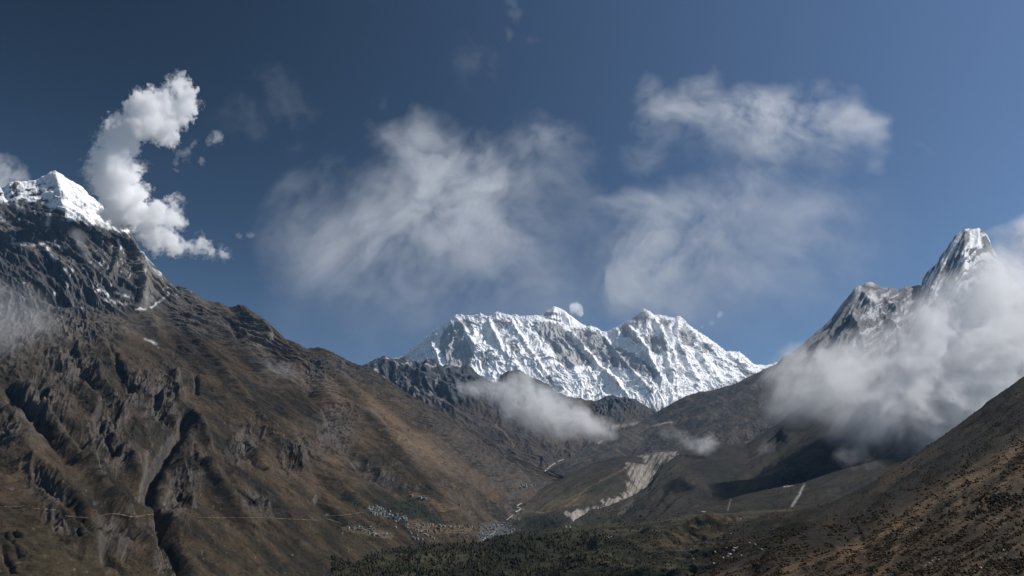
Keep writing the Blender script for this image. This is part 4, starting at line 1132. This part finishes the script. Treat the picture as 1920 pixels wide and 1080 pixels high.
def cloud(label, blobs, Y, step, T, density, rag=1.0, nscale=60, edge=.06, power=1.2, bulge=.25, seed=0, group=None,
          g=0.0, color=(1, 1, 1), ang=0, stretch=1.0, tilt=.6, warp=.5, kind=None, name="cloud", puff=False, fine=.5):
    """a body of vapour with real thickness, filled evenly: thick in the middle, running out to nothing at its ragged edge.
    blobs are (px, py, radius px, weight) of the photo, laid out on a plane that faces the valley at distance Y (m) and leans back by tilt."""
    b = np.array(blobs, float)
    c0 = unproj(b[:, 0].mean(), b[:, 1].mean(), Y); D0 = np.linalg.norm(c0)
    n = c0 / D0
    right = np.cross(n, (0, 0, 1.0)); right /= np.linalg.norm(right); up = np.cross(right, n)
    rays = unproj(b[:, 0], b[:, 1], np.full(len(b), Y)); rays /= np.linalg.norm(rays, axis=1, keepdims=True)
    pn = n - up * tilt                                    # plane normal for the leaning sheet
    Pb = rays * ((c0 @ pn) / (rays @ pn))[:, None] - c0
    mpp = D0 / FPX
    ca, cb = Pb @ right, Pb @ up
    r = b[:, 2] * mpp
    x0, x1 = (ca - 2.2 * r).min(), (ca + 2.2 * r).max(); z0, z1 = (cb - 2.2 * r).min(), (cb + 2.2 * r).max()
    st = step * mpp
    X, Z = np.meshgrid(np.arange(x0, x1, st), np.arange(z0, z1, st))
    S = nscale * mpp
    cr, sr = math.cos(R(ang)), math.sin(R(ang))
    ux, uz = (X * cr + Z * sr) / S / stretch, (-X * sr + Z * cr) / S
    if not puff:
        w1 = fbm(ux * .7, uz * .7, 4, seed + 1); w2 = fbm(ux * .7 + 31, uz * .7, 4, seed + 2)
        XX, ZZ = X + w1 * S * warp, Z + w2 * S * warp
        sm = np.zeros(X.shape)
        for k in range(len(b)):
            q = ((XX - ca[k]) ** 2 + (ZZ - cb[k]) ** 2) / (r[k] ** 2)
            sm += b[k, 3] * np.exp(-q)
        f = 1 - np.exp(-sm * .9)
        f = mix(f, sm * .5, .4)
        n1 = fbm(ux + w1 * .6, uz + w2 * .6, 4, seed + 3, .55)
        n2 = fbm(ux * 3.1 + w1 * 1.0 + n1 * .5, uz * 3.1 + w2 * 1.0, 6, seed + 4, .66)
        wis = ridged(ux * 1.7 + w2 * .6, uz * 1.7 + w1 * .6, 6, seed + 5, .62)
        h = f * (1 + rag * (1.1 * n1 + fine * n2 + .28 * (wis - .35))) - edge
        h = np.clip(h, 0, None)
        th = h ** power * sstep(0, .12, h) * T
        front = th * .5; back = th * .5
    else:
        rr = random.Random(seed)
        sp = [(ca[k], cb[k], 0.0, r[k] * 1.12 * b[k, 3] ** .3, 0) for k in range(len(b))]
        lev = sp
        for L_ in range(3):
            nx_ = []
            for (a_, b_, d_, q_, _) in lev:
                for _k in range((8, 5, 4)[L_]):
                    th_ = rr.uniform(0, 6.283); el = rr.uniform(-.2, 1.3); cq = math.cos(el)
                    nx_.append((a_ + q_ * .86 * cq * math.cos(th_), b_ + q_ * .86 * cq * math.sin(th_), d_ + q_ * .7 * math.sin(el), q_ * rr.choice((.22, .3, .4, .55, .6)) * rr.uniform(.85, 1.15), 1))
            sp = sp + nx_; lev = nx_
        w1 = fbm(X / S * 2, Z / S * 2, 5, seed + 1, .6); w2 = fbm(X / S * 2 + 17, Z / S * 2, 5, seed + 2, .6)
        XX, ZZ = X + w1 * S * warp, Z + w2 * S * warp
        front = np.zeros(X.shape); back = np.zeros(X.shape)
        for (a_, b_, d_, q_, _) in sp:
            i0 = max(int((a_ - q_ * 1.0 - S * warp - x0) / st) - 1, 0); i1 = int((a_ + q_ + S * warp - x0) / st) + 2
            j0 = max(int((b_ - q_ - S * warp - z0) / st) - 1, 0); j1 = int((b_ + q_ + S * warp - z0) / st) + 2
            sx = XX[j0:j1, i0:i1]; sz_ = ZZ[j0:j1, i0:i1]
            if sx.size == 0: continue
            h2 = q_ * q_ - (sx - a_) ** 2 - (sz_ - b_) ** 2
            hh = np.sqrt(np.clip(h2, 0, None))
            front[j0:j1, i0:i1] = np.maximum(front[j0:j1, i0:i1], np.where(h2 > 0, hh + d_ * sstep(0, q_ * .8, hh), 0))
            back[j0:j1, i0:i1] = np.maximum(back[j0:j1, i0:i1], hh)
        n2 = fbm(X / S * 5, Z / S * 5, 6, seed + 4, .65); n3 = fbm(X / S * 1.3, Z / S * 1.3, 6, seed + 7, .6)
        cut = T * rag * (.10 + .34 * n3 + .16 * n2)              # torn edges: the rim is eaten away unevenly
        front = np.clip(front - np.clip(cut, 0, None), 0, None); back = np.clip(back - np.clip(cut, 0, None), 0, None)
        ed = sstep(0, T * .34, np.minimum(front, back))
        front = front * (1 + rag * .45 * n2) * mix(.16, 1, ed); back = back * mix(.16, 1, ed)
        th = front + back
        T = th.max()
    th[0] = th[-1] = 0; th[:, 0] = th[:, -1] = 0
    th[th < T * .0015] = 0
    on = th > 0
    mid = fbm(X / (S * 2.5), Z / (S * 2.5), 3, seed + 6) * T * bulge + tilt * Z
    pos = lambda dep: c0 + X[..., None] * right + Z[..., None] * up + (mid + dep)[..., None] * n
    PF, PB = pos(np.where(on, -front, 0)), pos(np.where(on, back, 0))
    cell = on[:-1, :-1] | on[1:, :-1] | on[1:, 1:] | on[:-1, 1:]
    used = np.zeros(X.shape, bool)
    used[:-1, :-1] |= cell; used[1:, :-1] |= cell; used[1:, 1:] |= cell; used[:-1, 1:] |= cell
    fi = -np.ones(X.shape, int); fi[used] = np.arange(used.sum()); nfr = int(used.sum())
    bi = fi.copy(); bi[on] = nfr + np.arange(on.sum())
    V = np.concatenate([PF[used], PB[on]])
    q = lambda I: np.stack([I[:-1, :-1], I[:-1, 1:], I[1:, 1:], I[1:, :-1]], -1)[cell]
    key = ~((q(fi) == q(bi)).all(1))
    Q = np.concatenate([q(fi)[key], q(bi)[key][:, ::-1]])
    org = V.mean(0)
    m = volume_mat("cloud_vapour", density, color, g)
    o = mesh_obj(name, V - org, Q, m)
    o.location = org
    tag(o, label, None if kind else "cloud", group, kind)
    return o

hz = box_mesh("haze", -16000, 16000, -1500, 22500, -450, 4800, volume_mat("haze_air", HAZE_D, (.24, .56, 1.0), 0.0))
tag(hz, kind="stuff")

cloud("dense white cumulus plume trailing off the snow peak in a curve like a C",
      [(337,163,19,1),(352,178,18,1),(345,200,22,1),(325,215,24,1),(298,190,22,1.1),(272,192,22,1),(255,208,22,1),(280,222,30,1.2),(305,235,26,1.1),(245,245,26,1.1),(212,240,18,1),(225,265,26,1.2),(198,262,18,1),
       (322,262,16,.9),(300,250,18,.8),(188,298,20,1),(215,300,28,1.2),(172,309,13,.9),(196,330,24,1.1),(225,335,26,1.1),(248,318,18,.7),(272,316,11,.6),(192,355,18,.9),(225,372,30,1.2),(255,362,20,.9),(215,395,24,1.0),(245,400,26,1.1),
       (265,412,26,1.1),(295,402,22,1),(322,380,13,.8),(336,374,11,.9),(318,410,20,1),(338,418,14,.9),(282,440,24,1.1),(310,448,22,1.1),(325,462,16,1),(350,463,15,1),(380,456,15,.95),(372,468,13,.9),(398,474,12,.9),(420,478,11,.85),(434,482,6,.6)],
      5300, .8, 200, .020, rag=.6, nscale=26, seed=201, warp=.5, bulge=.2, puff=True, tilt=.3)
for k, (lab, bl) in enumerate([("tiny ragged cloud scrap right of the white plume", [(404,258,11,.8),(398,266,7,.6),(410,252,6,.6)]),
                               ("faint broken wisps between the white plume and its small scrap", [(363,272,8,.4),(352,302,7,.45),(378,302,7,.5),(332,300,6,.5),(332,316,5,.5),(345,285,8,.4)]),
                               ("pair of specks of cloud low right of the white plume", [(447,444,7,.5),(470,440,7,.6)])]):
    cloud(lab, bl, 5500, 1.0, 90, .008, rag=1.3, nscale=22, power=1.0, seed=221 + k * 10)
cloud("grey wisps at the far left behind the snow peak", [(5,312,18,.5),(20,335,20,.6),(38,330,14,.55),(-20,330,30,.7),(8,345,20,.5)], 7200, 2, 260, .004, rag=1.2, nscale=40, seed=251)
cloud("thin grey mist patch clinging to the left edge of the brown slope", [(20,580,34,.8),(60,575,30,.7),(40,610,40,.7),(-20,600,50,.9),(85,600,24,.5),(30,640,30,.35),(0,545,24,.45)], 3000, 2, 260, .0014, rag=.8, nscale=60, power=1.3, seed=261, tilt=.5)
cloud("faint mist wisp over the tan shoulder of the left ridge", [(490,695,22,.6),(515,705,26,.65),(545,722,20,.5),(470,685,16,.4),(530,690,14,.35)], 4000, 2, 120, .0030, rag=1.2, nscale=50, seed=271, tilt=.5)
cloud("small puff of mist on the dark cliff under the hanging snow", [(140,440,10,.7),(152,452,12,.7),(158,475,9,.5),(162,490,8,.4)], 4500, 1.2, 90, .006, rag=1.1, nscale=28, seed=281)
cloud("broad thin veil of cloud left of centre above the snow wall",
      [(760, 262, 55.2, 0.56), (800, 290, 72.0, 0.68), (850, 300, 72.0, 0.76), (890, 320, 66.0, 0.68), (835, 370, 96.0, 0.92), (900, 390, 84.0, 0.8), (780, 400, 96.0, 0.72), (740, 440, 84.0, 0.68), (690, 470, 84.0, 0.56), (640, 430, 84.0, 0.44), (560, 400, 72.0, 0.32), (545, 350, 48.0, 0.24), (590, 330, 48.0, 0.2), (560, 460, 84.0, 0.24), (690, 520, 84.0, 0.4), (760, 520, 72.0, 0.32), (640, 560, 84.0, 0.16), (850, 450, 96.0, 0.52), (920, 450, 84.0, 0.4), (1020, 290, 72.0, 0.4), (1070, 310, 72.0, 0.4), (1080, 260, 48.0, 0.32), (1000, 340, 84.0, 0.34), (960, 500, 108.0, 0.24), (860, 540, 96.0, 0.24), (1000, 560, 96.0, 0.18), (725, 265, 31.2, 0.32), (700, 215, 21.6, 0.24), (820, 240, 31.2, 0.36)],
      12000, 2.2, 1500, .00050, rag=.95, nscale=110, power=1.5, seed=301, warp=.7, ang=40, stretch=1.25, tilt=1.4)
cloud("ragged bright streak of cloud high on the right of the sky",
      [(1205, 170, 24.6, 0.36), (1235, 190, 31.4, 0.68), (1268, 205, 29.1, 0.72), (1300, 180, 31.4, 0.41), (1325, 150, 22.4, 0.45), (1320, 215, 40.3, 0.54), (1365, 215, 40.3, 0.68), (1410, 205, 38.1, 0.85), (1450, 210, 40.3, 0.9), (1490, 215, 38.1, 0.85), (1530, 205, 35.8, 0.81), (1570, 210, 35.8, 0.81), (1610, 215, 33.6, 0.9), (1645, 225, 29.1, 0.9), (1662, 238, 17.9, 0.72), (1420, 245, 40.3, 0.63), (1540, 245, 35.8, 0.54), (1360, 255, 49.3, 0.41), (1260, 270, 56.0, 0.32), (1200, 290, 44.8, 0.25), (1640, 290, 26.9, 0.32), (1640, 320, 22.4, 0.25), (1440, 290, 56.0, 0.27), (1540, 290, 44.8, 0.25), (1730, 285, 24.6, 0.18)],
      12500, 2.0, 1250, .0009, rag=1.05, nscale=80, power=1.4, seed=331, warp=.6, ang=-20, stretch=1.3, tilt=1.4)
cloud("thin cloud bank over the right end of the snow wall",
      [(1125, 378, 26.4, 0.48), (1145, 395, 36.0, 0.56), (1180, 400, 52.8, 0.56), (1165, 440, 60.0, 0.64), (1220, 440, 72.0, 0.72), (1240, 480, 76.8, 0.92), (1265, 505, 72.0, 0.88), (1200, 500, 72.0, 0.72), (1290, 460, 72.0, 0.6), (1330, 420, 72.0, 0.52), (1290, 540, 72.0, 0.4), (1180, 540, 72.0, 0.32), (1360, 500, 84.0, 0.4), (1390, 430, 72.0, 0.44), (1440, 410, 72.0, 0.4), (1490, 420, 60.0, 0.36), (1540, 400, 60.0, 0.34), (1600, 390, 48.0, 0.29), (1400, 340, 60.0, 0.29), (1470, 350, 72.0, 0.24), (1600, 470, 60.0, 0.2), (1450, 520, 84.0, 0.24), (1520, 540, 72.0, 0.2), (1640, 360, 28.8, 0.16)],
      12200, 2.2, 1500, .00052, rag=.95, nscale=110, power=1.4, seed=361, warp=.7, ang=-30, stretch=1.25, tilt=1.4)
cloud("very faint streak of vapour at the top centre of the sky", [(960,5,22,.35),(968,28,16,.3),(950,60,12,.25),(990,70,16,.18)], 12000, 4, 800, .0006, rag=1.2, nscale=50, seed=391)
cloud("very faint veil crossing the dark sky above the left ridge", [(540,190,60,.22),(450,200,60,.2),(900,130,70,.2),(700,200,30,.25),(560,280,50,.16)], 12400, 5, 900, .0006, rag=1.2, nscale=100, seed=395)
cloud("very faint wide veil added to lighten the low sky over the snow wall", [(560,560,110,.3),(680,600,110,.4),(800,620,110,.4),(920,600,110,.4),(1050,600,110,.4),(1180,600,110,.4),(1320,600,110,.4),(1450,560,110,.4),(1560,480,110,.35),(1620,400,110,.25),(1000,500,140,.25),(1350,300,140,.18),(1100,420,100,.25),(620,460,100,.22)],
      19500, 6, 1500, .00022, rag=.5, nscale=220, power=1.2, seed=399, warp=.4, tilt=.4)  # thin vapour sheet added to brighten the lower sky
cloud("small white puff beside the highest summit", [(1078,574,7,1),(1082,581,7,1),(1074,570,5,.8),(1086,588,4,.6)], 17000, .8, 260, .006, rag=.8, nscale=18, power=.8, seed=401)
cloud("two specks of cloud in the blue right of the snow wall", [(1352,590,5,.9),(1332,606,7,.45),(1318,614,4,.35)], 15500, .9, 260, .0035, rag=1.1, nscale=16, power=1.0, seed=411)
cloud("long grey cloud lying in the valley head before the brown slopes",
      [(858, 726, 11.2, 0.5), (880, 734, 16.0, 0.75), (910, 739, 20.8, 0.9), (940, 739, 22.4, 1), (970, 746, 25.6, 1.1), (1000, 756, 27.2, 1.2), (1030, 766, 27.2, 1.2), (1060, 779, 25.6, 1.2), (1085, 791, 22.4, 1.1), (1110, 802, 19.2, 0.9), (1000, 786, 20.8, 0.8), (1040, 802, 20.8, 0.7), (1130, 809, 17.6, 0.6), (1150, 794, 20.8, 0.35), (985, 719, 12.8, 0.4), (1150, 819, 14.4, 0.4), (960, 769, 16.0, 0.45)],
      6300, 1.6, 420, .0055, rag=.75, nscale=60, power=1.25, seed=421, tilt=.8, color=(.97, .97, .97))
cloud("thick white cloud bank hiding the side of the twin peaked mountain",
      [(1850,520,34,1.0),(1880,510,40,1),(1900,490,30,.7),(1830,545,44,1.1),(1880,560,70,1.5),(1935,570,65,1.3),(1790,560,30,.7),(1780,610,50,1.2),(1850,620,80,1.7),(1925,650,95,1.5),(1740,650,50,1.2),(1700,680,46,1.2),(1650,680,40,1),(1610,670,34,.75),
       (1570,685,40,.8),(1530,690,40,.8),(1500,665,30,.5),(1480,690,34,.55),(1450,705,26,.42),(1500,720,36,.7),(1550,730,44,.85),(1600,730,50,1),(1660,730,50,1.2),(1720,730,60,1.4),(1800,700,90,1.7),(1860,740,70,1.6),(1600,775,40,.75),
       (1650,780,34,.6),(1700,770,40,.75),(1750,770,38,.8),(1790,760,36,.7),(1560,765,30,.35),(1530,780,26,.25),(1610,805,20,.3),(1690,808,18,.28),(1985,600,60,.8),(1470,770,30,.22)],
      3500, 1.8, 330, .0062, rag=.75, nscale=85, power=1.5, seed=441, tilt=1.6, warp=.5, fine=.35)
cloud("white puff at the right edge of the sky", [(1915,435,20,.9),(1930,450,24,1),(1900,450,14,.5),(1880,470,16,.3),(1870,445,12,.25),(1940,470,26,.8)], 8200, 2, 300, .0045, rag=1.0, nscale=40, seed=471)
cloud("small bright wisp drifting before the dark spur above the scar", [(1240,808,14,.35),(1262,815,14,.5),(1285,825,14,.6),(1308,832,15,.9),(1326,834,13,.95),(1335,826,9,.6),(1215,808,12,.2)], 4700, 1.3, 120, .0085, rag=1.0, nscale=34, power=1.3, seed=481)
cloud("faint shred of mist on the hill right of the bright wisp", [(1430,838,14,.45),(1445,848,14,.4),(1415,850,10,.3)], 4300, 1.5, 100, .005, rag=1.1, nscale=34, seed=491)
cloud("flat scrap of mist low over the far brown spur", [(1590,858,16,.5),(1610,860,16,.45),(1570,862,12,.35),(1630,872,14,.25)], 2750, 1.5, 80, .005, rag=1.1, nscale=34, seed=497)
